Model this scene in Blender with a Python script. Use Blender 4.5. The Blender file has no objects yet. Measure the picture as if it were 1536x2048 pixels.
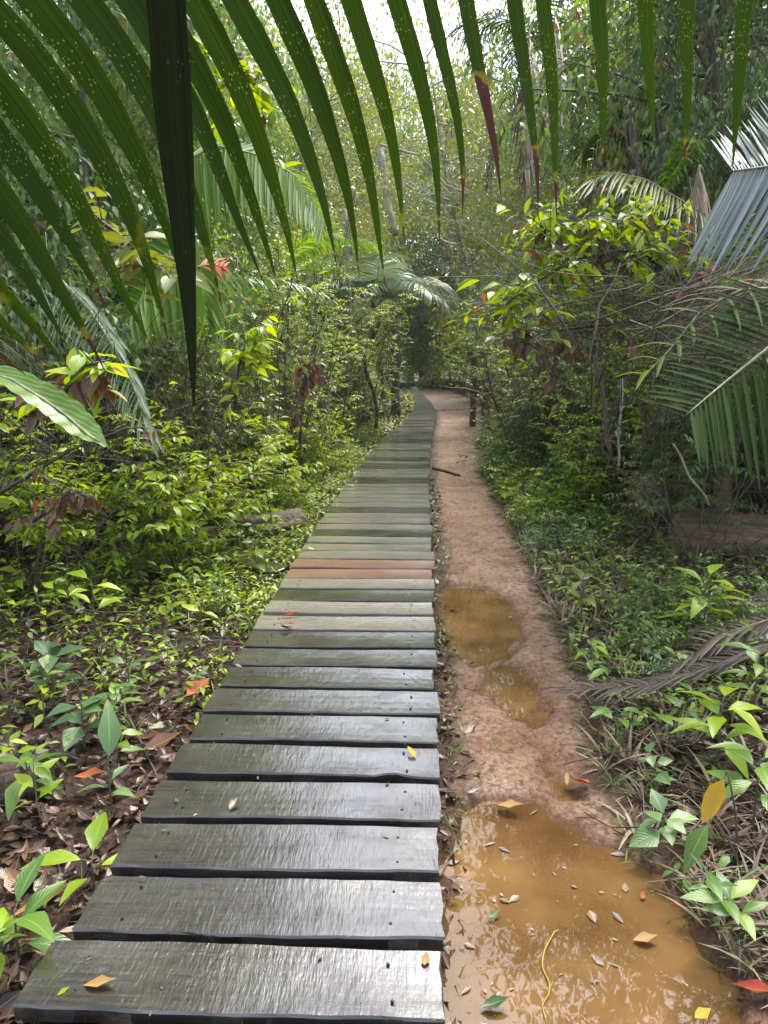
import bpy, math, random
import numpy as np
from mathutils import Vector, Matrix
PI = math.pi
R = math.radians
sc = bpy.context.scene
COL = sc.collection
# ------------------------------------------------------------------ camera, sky, sun, exposure
CAMZ = 1.65; PITCH = 11.6; FPX = 1479.0
cam_d = bpy.data.cameras.new('camera'); cam = bpy.data.objects.new('camera', cam_d); COL.objects.link(cam)
cam_d.sensor_fit = 'VERTICAL'; cam_d.sensor_height = 36.0; cam_d.sensor_width = 27.0
cam_d.lens = 36.0*FPX/2048.0; cam_d.clip_start = 0.05; cam_d.clip_end = 800
cam.location = (0, 0, CAMZ); cam.rotation_euler = (R(90-PITCH), 0, 0)
sc.camera = cam
SUN_EL, SUN_ROT = 60.0, 24.0      # high ahead, right of the walk, behind thin cloud
w = bpy.data.worlds.new('World'); sc.world = w; w.use_nodes = True
nt = w.node_tree; nt.nodes.clear()
out = nt.nodes.new('ShaderNodeOutputWorld'); bg = nt.nodes.new('ShaderNodeBackground')
sky = nt.nodes.new('ShaderNodeTexSky'); sky.sky_type = 'NISHITA'; sky.sun_disc = False
sky.sun_elevation = R(SUN_EL); sky.sun_rotation = R(SUN_ROT); sky.air_density = 1.0; sky.dust_density = 2.5; sky.ozone_density = 1.0
hs = nt.nodes.new('ShaderNodeHueSaturation'); hs.inputs['Saturation'].default_value = 0.56; hs.inputs['Value'].default_value = 1.0
nt.links.new(sky.outputs[0], hs.inputs['Color']); nt.links.new(hs.outputs[0], bg.inputs[0]); nt.links.new(bg.outputs[0], out.inputs[0])
bg.inputs[1].default_value = 0.085
sd = bpy.data.lights.new('sun', 'SUN'); sd.energy = 1.15; sd.angle = R(25); sd.color = (1.0, 0.96, 0.88)
sun = bpy.data.objects.new('sun', sd); COL.objects.link(sun)
el, az = R(SUN_EL), R(SUN_ROT)
sdir = Vector((math.sin(az)*math.cos(el), math.cos(az)*math.cos(el), math.sin(el)))
sun.rotation_euler = sdir.to_track_quat('Z', 'Y').to_euler(); sun.location = (0, 0, 30)
sc.view_settings.view_transform = 'Standard'; sc.view_settings.look = 'None'
sc.view_settings.exposure = 2.6; sc.view_settings.gamma = 1.0; sc.view_settings.use_curve_mapping = False
cy = sc.cycles
cy.use_denoising = True; cy.max_bounces = 12; cy.diffuse_bounces = 9; cy.glossy_bounces = 3; cy.transmission_bounces = 9
cy.transparent_max_bounces = 6; cy.sample_clamp_indirect = 5.0; cy.caustics_reflective = False; cy.caustics_refractive = False
try: cy.denoising_prefilter = 'ACCURATE'
except Exception: pass

# ------------------------------------------------------------------ pixel <-> world (photo pixels, 1536 x 2048)
cp, sp_ = math.cos(R(PITCH)), math.sin(R(PITCH))
def P(px, py, dep):
    u = (px-768)/FPX; v = (1024-py)/FPX
    return Vector((u*dep, (cp + v*sp_)*dep, CAMZ + (-sp_ + v*cp)*dep))
def G(px, py, z=0.0):
    u = (px-768)/FPX; v = (1024-py)/FPX
    d = (z-CAMZ)/(-sp_ + v*cp)
    return Vector((u*d, (cp+v*sp_)*d, z))
def PY(px, Y, z=0.0):            # column px at ground distance Y
    dep = Y*cp - (z-CAMZ)*sp_
    return Vector(((px-768)/FPX*dep, Y, z))
def pix(x, y, z):
    d = y*cp - (z-CAMZ)*sp_
    return 768 + x/d*FPX, 1024 - (y*sp_ + (z-CAMZ)*cp)/d*FPX

# ------------------------------------------------------------------ mesh collection
class Geo:
    def __init__(s): s.v=[]; s.l=[]; s.n=[]; s.m=[]; s.uv=[]; s.a=[]; s.k=0
    def add(s, v, polys, mat=0, uv=None, a=None):
        """v (N,3); polys: list of int arrays (M,k)"""
        v = np.asarray(v, dtype=np.float32).reshape(-1, 3)
        uv = np.zeros((len(v), 2), np.float32) if uv is None else np.asarray(uv, np.float32)
        a = np.zeros(len(v), np.float32) if a is None else np.broadcast_to(np.asarray(a, np.float32), (len(v),))
        for p in polys:
            p = np.asarray(p, dtype=np.int64)
            if p.ndim == 1: p = p[None]
            s.l.append((p + s.k).ravel()); s.n.append(np.full(len(p), p.shape[1])); s.m.append(np.full(len(p), mat))
        s.v.append(v); s.uv.append(uv); s.a.append(a); s.k += len(v)
    def merge(s, g, M=None):
        v = np.concatenate(g.v)
        if M is not None:
            A = np.array(M); v = v @ A[:3,:3].T + A[:3,3]
        k = s.k
        s.v.append(v.astype(np.float32)); s.uv += g.uv; s.a += g.a
        for l, n, m in zip(g.l, g.n, g.m): s.l.append(l+k); s.n.append(n); s.m.append(m)
        s.k += len(v)
    def mesh(s, name, mats, smooth=True):
        me = bpy.data.meshes.new(name)
        v = np.concatenate(s.v); l = np.concatenate(s.l).astype(np.int32); n = np.concatenate(s.n).astype(np.int32); m = np.concatenate(s.m).astype(np.int32)
        me.vertices.add(len(v)); me.vertices.foreach_set('co', v.ravel())
        me.loops.add(len(l)); me.loops.foreach_set('vertex_index', l)
        me.polygons.add(len(n)); st = np.concatenate([[0], np.cumsum(n)[:-1]]).astype(np.int32)
        me.polygons.foreach_set('loop_start', st); me.polygons.foreach_set('material_index', m)
        me.polygons.foreach_set('use_smooth', np.full(len(n), smooth))
        uvl = me.uv_layers.new(name='UVMap'); uvl.data.foreach_set('uv', np.concatenate(s.uv)[l].ravel())
        at = me.attributes.new('wear', 'FLOAT', 'POINT'); at.data.foreach_set('value', np.concatenate(s.a))
        me.update(calc_edges=True)
        for mm in (mats if isinstance(mats, (list, tuple)) else [mats]): me.materials.append(mm)
        return me
    def obj(s, name, mats, parent=None, smooth=True, loc=None):
        return mobj(name, s.mesh(name, mats, smooth), parent, loc)
def mobj(name, me, parent=None, loc=None):
    o = bpy.data.objects.new(name, me); COL.objects.link(o)
    if parent: o.parent = parent
    if loc is not None: o.location = loc
    return o
def tag(o, label=None, cat=None, group=None, kind=None):
    if label: o['label'] = label
    if cat: o['category'] = cat
    if group: o['group'] = group
    if kind: o['kind'] = kind
    return o
def empty(name, loc=(0,0,0), rz=0):
    o = bpy.data.objects.new(name, None); COL.objects.link(o); o.location = loc; o.rotation_euler = (0,0,rz); o.empty_display_size = .1
    return o
def copy_thing(o):
    c = o.copy(); COL.objects.link(c)
    for k in ('label','group','category'):
        pass
    for ch in KIDS[o.name]:
        d = ch.copy(); COL.objects.link(d); d.parent = c
    return c
KIDS = {}
def thing(name, parts, loc=(0,0,0), rz=0):
    e = empty(name, loc, rz); ks = []
    for nm, me in parts: ks.append(mobj(nm, me, e))
    KIDS[e.name] = ks
    return e
class Proto:
    """a thing built once and copied wherever it stands again"""
    def __init__(s, name, parts): s.name=name; s.parts=parts; s.first=None
    def put(s, loc, rz=0, scale=1.0, label=None, cat=None, group=None, tilt=(0,0)):
        if s.first is None: s.first = thing(s.name, s.parts); o = s.first
        else: o = copy_thing(s.first)
        o.location = loc; o.rotation_euler = (tilt[0], tilt[1], rz)
        o.scale = (scale,)*3 if not isinstance(scale, tuple) else scale
        tag(o, label, cat, group)
        return o

def frame(d):
    d = d/np.linalg.norm(d); up = np.array([0,0,1.0]) if abs(d[2])<.9 else np.array([1.0,0,0])
    s = np.cross(d, up); s /= np.linalg.norm(s); return s, np.cross(s, d)
def tube(g, pts, rad, sides=5, mat=0, cap=True, rng=None, rough=0):
    pts = np.array([tuple(p) for p in pts], float); n = len(pts)
    rad = np.broadcast_to(np.asarray(rad, float), (n,))
    vs = []; uv = []
    L = 0
    for i in range(n):
        d = pts[min(i+1,n-1)] - pts[max(i-1,0)]
        if i == 0: s, t = frame(d)
        else:
            dn = d/(np.linalg.norm(d)+1e-9); s = s - dn*np.dot(s, dn); s /= np.linalg.norm(s)+1e-9; t = np.cross(s, dn); L += np.linalg.norm(pts[i]-pts[i-1])
        for k in range(sides):
            a = 2*PI*k/sides; r = rad[i]
            if rng is not None and rough: r *= 1 + rng.uniform(-rough, rough)
            vs.append(pts[i] + r*(math.cos(a)*s + math.sin(a)*t)); uv.append((k/sides, L))
    q = []
    for i in range(n-1):
        for k in range(sides):
            k2 = (k+1)%sides; q.append((i*sides+k, i*sides+k2, (i+1)*sides+k2, (i+1)*sides+k))
    polys = [np.array(q)]
    if cap and sides > 3: polys += [np.array([list(range(sides))[::-1]]), np.array([[ (n-1)*sides+k for k in range(sides)]])]
    g.add(vs, polys, mat, uv)

# leaf templates: base at 0, pointing +X, face up +Z, length 1, half width w
def leaf_t(w=0.24, fold=0.25, droop=0.25, rows=3, peak=0.42, wave=0.0):
    v=[(0,0,0)]; uv=[(0.5,0)]; q=[]; t3=[]
    for i in range(1, rows+1):
        t = i/(rows+1)
        pr = (t/peak)**.75 if t<peak else max(0,(1-(t-peak)/(1-peak)))**.8
        ww = w*min(1,pr); z = -droop*t*t
        dz = wave*((-1)**i)
        v += [(t, ww, z+fold*ww+dz), (t, 0, z), (t, -ww, z+fold*ww-dz)]; uv += [(0,t),(.5,t),(1,t)]
    v.append((1,0,-droop)); uv.append((.5,1)); e=len(v)-1
    t3 += [(0,2,1),(0,3,2)]
    for i in range(rows-1):
        a=1+3*i; q += [(a,a+1,a+4,a+3),(a+1,a+2,a+5,a+4)]
    a=1+3*(rows-1); t3 += [(a,a+1,e),(a+1,a+2,e)]
    return np.array(v), ([np.array(q)] if q else []) + [np.array(t3)], np.array(uv)
LF_NEAR = leaf_t(rows=5, w=.23); LF_MID = leaf_t(rows=2, w=.25); LF_NARROW = leaf_t(rows=3, w=.12, droop=.35)
LF_FAR = leaf_t(rows=1, w=.27); LF_BIG = leaf_t(rows=9, w=.22, droop=.35, fold=.3); LF_ROUND = leaf_t(rows=4, w=.36, droop=.2, peak=.4)
LF_DEAD = leaf_t(rows=3, w=.27, fold=.42, droop=-.25, wave=.03)
def leaves(g, T, pos, dirs, nrm, size, mat=0, a=None, wid=None):
    V, polys, uv = T
    N = len(pos)
    if N == 0: return
    pos = np.asarray(pos, float); x = np.asarray(dirs, float); x /= np.linalg.norm(x, axis=1, keepdims=True)+1e-9
    n = np.asarray(nrm, float); y = np.cross(n, x); y /= np.linalg.norm(y, axis=1, keepdims=True)+1e-9; z = np.cross(x, y)
    size = np.broadcast_to(np.asarray(size, float), (N,)); wid = np.ones(N) if wid is None else wid
    W = (V[None,:,0:1]*x[:,None] + V[None,:,1:2]*y[:,None]*wid[:,None,None] + V[None,:,2:3]*z[:,None])*size[:,None,None] + pos[:,None]
    k = len(V); off = (np.arange(N)*k)
    ps = [(p[None]+off[:,None,None]).reshape(-1, p.shape[1]) for p in polys]
    A = None if a is None else np.repeat(np.broadcast_to(a, (N,)), k)
    g.add(W.reshape(-1,3), ps, mat, np.tile(uv, (N,1)), A)

# ------------------------------------------------------------------ materials
def newmat(name):
    m = bpy.data.materials.new(name); m.use_nodes = True; t = m.node_tree; t.nodes.clear()
    o = t.nodes.new('ShaderNodeOutputMaterial'); return m, t, o
def N(t, ty, **kw):
    n = t.nodes.new(ty)
    for k, v in kw.items():
        if k in n.inputs: n.inputs[k].default_value = v
        else: setattr(n, k, v)
    return n
def ramp(t, fac, stops):
    r = t.nodes.new('ShaderNodeValToRGB'); cr = r.color_ramp
    while len(cr.elements) < len(stops): cr.elements.new(.5)
    for e, (p, c) in zip(cr.elements, stops):
        e.position = p; e.color = (c[0],c[1],c[2],1) if hasattr(c,'__len__') else (c,c,c,1)
    t.links.new(fac, r.inputs[0]); return r.outputs[0]
def mix(t, fac, a, b, mode='MIX'):
    m = t.nodes.new('ShaderNodeMix'); m.data_type='RGBA'; m.blend_type=mode
    for s, x in ((m.inputs[0],fac),(m.inputs[6],a),(m.inputs[7],b)):
        if isinstance(x,(int,float)): s.default_value = x
        elif isinstance(x,tuple): s.default_value = (*x,1) if len(x)==3 else x
        else: t.links.new(x, s)
    return m.outputs[2]
def math_(t, op, a, b=0.0, c=None):
    m = t.nodes.new('ShaderNodeMath'); m.operation = op
    for s, x in zip(m.inputs, (a,b,c)):
        if x is None: continue
        if isinstance(x,(int,float)): s.default_value = x
        else: t.links.new(x, s)
    return m.outputs[0]
def leafmat(name, cols, trans=.35, rough=.32, tcol=1.5, spots=0.0, veins=True, brown=False, spec=.5):
    m, t, o = newmat(name)
    geo = N(t,'ShaderNodeNewGeometry'); oi = N(t,'ShaderNodeObjectInfo')
    f = math_(t,'ADD', math_(t,'MULTIPLY', geo.outputs['Random Per Island'], .72), math_(t,'MULTIPLY', oi.outputs['Random'], .28))
    n = len(cols); c = ramp(t, f, [(i/(n-1) if n>1 else 0, x) for i,x in enumerate(cols)])
    if veins and not name.endswith('_leaf'): c = mix(t, math_(t,'LESS_THAN', geo.outputs['Random Per Island'], .035), c, (.20,.10,.045)); c = mix(t, math_(t,'GREATER_THAN', geo.outputs['Random Per Island'], .993), c, (.34,.27,.05))
    uv = N(t,'ShaderNodeUVMap'); sep = N(t,'ShaderNodeSeparateXYZ'); t.links.new(uv.outputs[0], sep.inputs[0])
    ac = math_(t,'ABSOLUTE', math_(t,'SUBTRACT', sep.outputs[0], .5))
    tc = N(t,'ShaderNodeTexCoord')
    if veins:
        mid = math_(t,'LESS_THAN', ac, .03)
        c = mix(t, math_(t,'MULTIPLY', mid, .45), c, (.30,.42,.12))
    if not veins:
        ms_ = N(t,'ShaderNodeMapping'); ms_.inputs['Scale'].default_value=(11,.8,1); t.links.new(uv.outputs[0], ms_.inputs[0])
        cb = N(t,'ShaderNodeCombineXYZ'); t.links.new(geo.outputs['Random Per Island'], cb.inputs[2]); va = N(t,'ShaderNodeVectorMath', operation='MULTIPLY_ADD'); va.inputs[1].default_value=(1,1,40); 
        va2 = N(t,'ShaderNodeVectorMath', operation='ADD'); t.links.new(ms_.outputs[0], va2.inputs[0]); vs_ = N(t,'ShaderNodeVectorMath', operation='SCALE'); vs_.inputs['Scale'].default_value=40; t.links.new(cb.outputs[0], vs_.inputs[0]); t.links.new(vs_.outputs[0], va2.inputs[1])
        sn = N(t,'ShaderNodeTexNoise', Scale=1.0, Detail=5.0, Roughness=.7); t.links.new(va2.outputs[0], sn.inputs['Vector'])
        c = mix(t, .75, c, ramp(t, sn.outputs['Fac'], [(.3,.35),(.7,1.6)]), 'MULTIPLY')
        c = mix(t, math_(t,'MULTIPLY', math_(t,'LESS_THAN', ac, .022), .6), c, (.012,.02,.008) if spots else (.20,.25,.10))
    if spots:
        mv = N(t,'ShaderNodeMapping'); mv.inputs['Scale'].default_value=(9,58,1); t.links.new(uv.outputs[0], mv.inputs[0]); av = N(t,'ShaderNodeVectorMath', operation='ADD'); t.links.new(mv.outputs[0], av.inputs[0]); t.links.new(vs_.outputs[0], av.inputs[1])
        nz = N(t,'ShaderNodeTexVoronoi', Scale=1.0); t.links.new(av.outputs[0], nz.inputs['Vector'])
        nz2 = N(t,'ShaderNodeTexNoise', Scale=16.0, Detail=2.0); t.links.new(tc.outputs['Object'], nz2.inputs['Vector'])
        sp = math_(t,'MULTIPLY', math_(t,'LESS_THAN', nz.outputs['Distance'], .17), math_(t,'GREATER_THAN', nz2.outputs['Fac'], .53))
        c = mix(t, math_(t,'MULTIPLY', sp, spots), c, (.50,.52,.14))
        nb = N(t,'ShaderNodeTexNoise', Scale=9.0, Detail=5.0); t.links.new(tc.outputs['Object'], nb.inputs['Vector'])
        c = mix(t, ramp(t, nb.outputs['Fac'], [(.66,(0,0,0)),(.72,(1,1,1))]), c, (.18,.20,.02))
        c = mix(t, ramp(t, nb.outputs['Fac'], [(.74,(0,0,0)),(.76,(1,1,1))]), c, (.09,.03,.012))
    if brown:
        at = N(t,'ShaderNodeAttribute', attribute_name='wear')
        nb2 = N(t,'ShaderNodeTexNoise', Scale=45.0, Detail=3.0); t.links.new(tc.outputs['Object'], nb2.inputs['Vector'])
        e = math_(t,'ADD', at.outputs['Fac'], math_(t,'MULTIPLY', math_(t,'SUBTRACT', nb2.outputs['Fac'], .5), .35))
        c = mix(t, ramp(t, e, [(.44,(0,0,0)),(.49,(1,1,1))]), c, (.20,.17,.03))
        c = mix(t, ramp(t, e, [(.50,(0,0,0)),(.53,(1,1,1))]), c, (.065,.028,.022))
    b = N(t,'ShaderNodeBsdfPrincipled', Roughness=rough); b.inputs['Specular IOR Level'].default_value = spec
    t.links.new(c, b.inputs['Base Color'])
    # raised side veins and a gentle unevenness
    wv = math_(t,'SINE', math_(t,'ADD', math_(t,'MULTIPLY', sep.outputs[1], 60.0), math_(t,'MULTIPLY', ac, -40.0)))
    if veins:
        bp = N(t,'ShaderNodeBump', Strength=.16, Distance=.003); t.links.new(wv, bp.inputs['Height']); t.links.new(bp.outputs[0], b.inputs['Normal'])
    tr = N(t,'ShaderNodeBsdfTranslucent')
    tcx = N(t,'ShaderNodeHueSaturation', Saturation=1.15, Value=tcol); tcx.inputs['Hue'].default_value=.475; t.links.new(c, tcx.inputs['Color']); t.links.new(tcx.outputs[0], tr.inputs['Color'])
    ms = N(t,'ShaderNodeMixShader', Fac=trans); t.links.new(b.outputs[0], ms.inputs[1]); t.links.new(tr.outputs[0], ms.inputs[2])
    t.links.new(ms.outputs[0], o.inputs[0]); return m
M = {}
M['lime'] = leafmat('leaf_lime', [(.08,.16,.014),(.19,.31,.016),(.32,.45,.022),(.46,.52,.035)], trans=.42)
M['mid'] = leafmat('leaf_mid', [(.035,.09,.02),(.08,.165,.03),(.14,.25,.035),(.25,.35,.04)], trans=.35)
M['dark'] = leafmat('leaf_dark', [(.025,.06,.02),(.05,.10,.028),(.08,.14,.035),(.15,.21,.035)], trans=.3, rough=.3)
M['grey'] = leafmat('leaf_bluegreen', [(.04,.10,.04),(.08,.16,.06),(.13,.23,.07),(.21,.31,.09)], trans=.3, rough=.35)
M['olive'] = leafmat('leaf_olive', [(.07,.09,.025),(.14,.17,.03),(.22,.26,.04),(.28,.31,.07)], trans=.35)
M['crown_lime'] = leafmat('crown_leaf_lime', [(.07,.13,.03),(.15,.25,.045),(.24,.36,.06),(.34,.43,.09)], trans=.38)
M['crown_mid'] = leafmat('crown_leaf_green', [(.035,.085,.03),(.07,.14,.045),(.12,.21,.055),(.21,.30,.075)], trans=.35)
M['palm'] = leafmat('palm_leaflet', [(.03,.09,.022),(.06,.14,.03),(.10,.20,.04)], trans=.35, rough=.33, veins=False)
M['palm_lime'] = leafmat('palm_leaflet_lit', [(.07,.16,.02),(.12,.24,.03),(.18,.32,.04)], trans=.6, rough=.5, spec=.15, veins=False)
M['palm_silver'] = leafmat('palm_leaflet_silver', [(.07,.10,.09),(.11,.14,.13),(.17,.20,.20)], trans=.12, rough=.3, veins=False)
M['palm_grey'] = leafmat('palm_leaflet_grey', [(.08,.13,.08),(.13,.19,.11),(.19,.25,.15)], trans=.3, rough=.42, veins=False)
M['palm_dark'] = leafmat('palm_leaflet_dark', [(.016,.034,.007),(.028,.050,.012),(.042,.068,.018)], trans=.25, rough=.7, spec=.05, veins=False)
M['fore'] = leafmat('foreground_leaflet', [(.012,.036,.003),(.024,.056,.004),(.014,.040,.005)], trans=.42, rough=.55, spots=.55, spec=.10, veins=False, brown=True, tcol=1.3)
M['fore_dark'] = leafmat('foreground_leaflet_dark', [(.012,.017,.007),(.016,.022,.009)], trans=.03, rough=.9, spots=.12, spec=0.0, veins=False, brown=True)
M['dead'] = leafmat('dead_leaf', [(.05,.022,.014),(.11,.045,.024),(.20,.08,.035),(.28,.13,.05)], trans=.12, rough=.3, tcol=1.2)
M['litter'] = leafmat('wet_litter_leaf', [(.022,.012,.010),(.05,.022,.015),(.09,.038,.024),(.06,.036,.024),(.13,.06,.035),(.24,.12,.06)], trans=.05, rough=.3, spec=.5)
M['straw'] = leafmat('dry_palm_leaflet', [(.13,.08,.05),(.24,.17,.11),(.34,.26,.19)], trans=.12, rough=.6, veins=False)
M['straw_dark'] = leafmat('dry_palm_leaflet_dark', [(.05,.035,.028),(.10,.07,.055),(.17,.13,.10)], trans=.1, rough=.6, veins=False)
M['red'] = leafmat('red_leaf', [(.25,.025,.012),(.38,.06,.02)], trans=.3, rough=.5, spec=.2)
M['orange'] = leafmat('orange_leaf', [(.28,.075,.025),(.36,.12,.045)], trans=.1, rough=.6, spec=.15)
M['yellow'] = leafmat('yellow_leaf', [(.46,.28,.03),(.55,.36,.05)], trans=.25, rough=.5, spec=.2)
M['tan'] = leafmat('tan_leaf', [(.26,.15,.055),(.34,.21,.08)], trans=.1, rough=.5, spec=.2)
M['grass'] = leafmat('grass_blade', [(.04,.085,.018),(.08,.15,.025),(.14,.22,.035),(.20,.20,.07)], trans=.35, veins=False)

def woodmat(name, c1, c2, rough=.8, scale=6, stretch=(1,1,.15), bump=.6, dist=.02, obj=True):
    m, t, o = newmat(name); tc = N(t,'ShaderNodeTexCoord'); mp = N(t,'ShaderNodeMapping'); mp.inputs['Scale'].default_value = stretch
    t.links.new(tc.outputs['Object'], mp.inputs[0])
    nz = N(t,'ShaderNodeTexNoise', Scale=float(scale), Detail=8.0, Roughness=.65); t.links.new(mp.outputs[0], nz.inputs['Vector'])
    n2 = N(t,'ShaderNodeTexNoise', Scale=scale*.35, Detail=3.0); t.links.new(tc.outputs['Object'], n2.inputs['Vector'])
    c = ramp(t, nz.outputs['Fac'], [(.32,c1),(.62,c2)])
    c = mix(t, ramp(t, n2.outputs['Fac'], [(.5,(0,0,0)),(.68,(.7,.7,.7))]), c, (.05,.075,.03))
    b = N(t,'ShaderNodeBsdfPrincipled', Roughness=rough); t.links.new(c, b.inputs['Base Color'])
    bp = N(t,'ShaderNodeBump', Strength=bump, Distance=dist); t.links.new(nz.outputs['Fac'], bp.inputs['Height']); t.links.new(bp.outputs[0], b.inputs['Normal'])
    t.links.new(b.outputs[0], o.inputs[0]); return m
M['stem'] = woodmat('green_stem', (.05,.06,.03), (.12,.12,.06), .5, 30)
M['twig'] = woodmat('brown_twig', (.04,.028,.02), (.13,.10,.075), .6, 30)
M['twig_dark'] = woodmat('dark_twig', (.015,.010,.010), (.06,.04,.035), .45, 30)
M['bark'] = woodmat('bark', (.05,.04,.032), (.18,.15,.12), .8, 9)
M['bark_pale'] = woodmat('pale_bark', (.16,.15,.13), (.42,.40,.36), .8, 9)
M['log'] = woodmat('log_bark', (.07,.042,.028), (.36,.23,.155), .55, 16, (.10,1,1), 1.0, .04)
M['log_dark'] = woodmat('dark_log_bark', (.04,.022,.015), (.17,.10,.065), .6, 16, (.10,1,1), 1.0, .04)
M['post'] = woodmat('weathered_post', (.08,.05,.035), (.24,.16,.11), .7, 12)
M['rachis'] = woodmat('palm_rachis', (.12,.14,.05), (.24,.24,.10), .4, 20)
M['rachis_dry'] = woodmat('dry_rachis', (.12,.085,.055), (.30,.23,.16), .6, 20)

def plankmat(name, c1, c2, red=0.0, algae=.3):
    m, t, o = newmat(name); tc = N(t,'ShaderNodeTexCoord'); oi = N(t,'ShaderNodeObjectInfo')
    ad = N(t,'ShaderNodeVectorMath', operation='ADD'); sc_ = N(t,'ShaderNodeVectorMath', operation='SCALE'); sc_.inputs[0].default_value=(7.3,3.1,5.7)
    t.links.new(oi.outputs['Random'], sc_.inputs['Scale']); t.links.new(tc.outputs['Object'], ad.inputs[0]); t.links.new(sc_.outputs[0], ad.inputs[1])
    def noise(sc3, scale, detail=4.0, ro=.55):
        mp = N(t,'ShaderNodeMapping'); mp.inputs['Scale'].default_value = sc3; t.links.new(ad.outputs[0], mp.inputs[0])
        n = N(t,'ShaderNodeTexNoise', Scale=float(scale), Detail=detail, Roughness=ro); t.links.new(mp.outputs[0], n.inputs['Vector']); return n.outputs['Fac']
    grain = noise((.07,1,1), 90, 8, .7)       # wood grain along the plank
    saw = noise((1,.16,1), 95, 3, .6)        # saw marks across the plank
    lump = noise((1,.55,1), 24, 3, .55)
    big = noise((1,1,1), 3.2, 3)
    fine = noise((1,1,1), 260, 2)
    c = ramp(t, grain, [(.30,c1),(.68,c2)])
    c = mix(t, math_(t,'MULTIPLY', ramp(t, big, [(.42,0.0),(.62,1.0)]), algae), c, (.055,.052,.028))
    if red: c = mix(t, math_(t,'MULTIPLY', ramp(t, grain, [(.3,1.0),(.75,.35)]), red), c, (.34,.12,.12))
    crack = ramp(t, noise((.03,1,1), 60, 2), [(.255,1.0),(.28,0.0)])
    c = mix(t, crack, c, (.008,.007,.006))
    b = N(t,'ShaderNodeBsdfPrincipled'); t.links.new(c, b.inputs['Base Color'])
    b.inputs['IOR'].default_value = 1.5; t.links.new(ramp(t, noise((1,1.6,1), 5.5, 4), [(.36,.45),(.56,1.0)]), b.inputs['Coat Weight']); b.inputs['Coat IOR'].default_value = 1.8; b.inputs['Coat Tint'].default_value=(1,1,1,1)
    rr = math_(t,'ADD', ramp(t, big, [(.35,.04),(.68,.20)]), ramp(t, fine, [(.4,0.0),(.7,.08)])); t.links.new(rr, b.inputs['Roughness']); t.links.new(rr, b.inputs['Coat Roughness'])
    h = math_(t,'ADD', math_(t,'ADD', math_(t,'MULTIPLY', saw, .55), math_(t,'MULTIPLY', lump, .8)), math_(t,'ADD', math_(t,'MULTIPLY', grain, .22), math_(t,'MULTIPLY', crack, -.5)))
    bp = N(t,'ShaderNodeBump', Strength=.5, Distance=.006); t.links.new(h, bp.inputs['Height']); t.links.new(bp.outputs[0], b.inputs['Normal'])
    h2 = math_(t,'ADD', math_(t,'MULTIPLY', saw, .5), math_(t,'MULTIPLY', lump, .9)); bp2 = N(t,'ShaderNodeBump', Strength=.30, Distance=.005); t.links.new(h2, bp2.inputs['Height']); t.links.new(bp2.outputs[0], b.inputs['Coat Normal'])
    t.links.new(b.outputs[0], o.inputs[0]); return m
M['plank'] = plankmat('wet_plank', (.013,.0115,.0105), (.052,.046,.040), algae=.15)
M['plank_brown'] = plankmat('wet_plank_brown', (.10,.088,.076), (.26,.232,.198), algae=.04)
M['plank_red'] = plankmat('wet_plank_red', (.08,.05,.035), (.20,.14,.10), red=.45, algae=.1)
M['beam'] = plankmat('wet_beam', (.012,.010,.009), (.03,.025,.02), algae=.3)
m, t, o = newmat('rusty_iron'); b = N(t,'ShaderNodeBsdfPrincipled', Roughness=.4, Metallic=.5); b.inputs['Base Color'].default_value=(.03,.025,.022,1); t.links.new(b.outputs[0], o.inputs[0]); M['iron'] = m

def soilmat():
    m, t, o = newmat('forest_soil'); tc = N(t,'ShaderNodeTexCoord')
    n1 = N(t,'ShaderNodeTexNoise', Scale=9.0, Detail=10.0, Roughness=.7); n2 = N(t,'ShaderNodeTexVoronoi', Scale=28.0)
    for n in (n1,n2): t.links.new(tc.outputs['Object'], n.inputs['Vector'])
    c = ramp(t, n1.outputs['Fac'], [(.3,(.018,.011,.009)),(.55,(.055,.028,.018)),(.72,(.12,.06,.035))])
    c = mix(t, ramp(t, n2.outputs['Distance'], [(.2,.55),(.6,0.0)]), c, (.012,.008,.006))
    b = N(t,'ShaderNodeBsdfPrincipled', Roughness=.75); b.inputs['Specular IOR Level'].default_value=.25; t.links.new(c, b.inputs['Base Color'])
    bp = N(t,'ShaderNodeBump', Strength=.9, Distance=.03); t.links.new(n2.outputs['Distance'], bp.inputs['Height']); t.links.new(bp.outputs[0], b.inputs['Normal'])
    t.links.new(b.outputs[0], o.inputs[0]); return m
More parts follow.
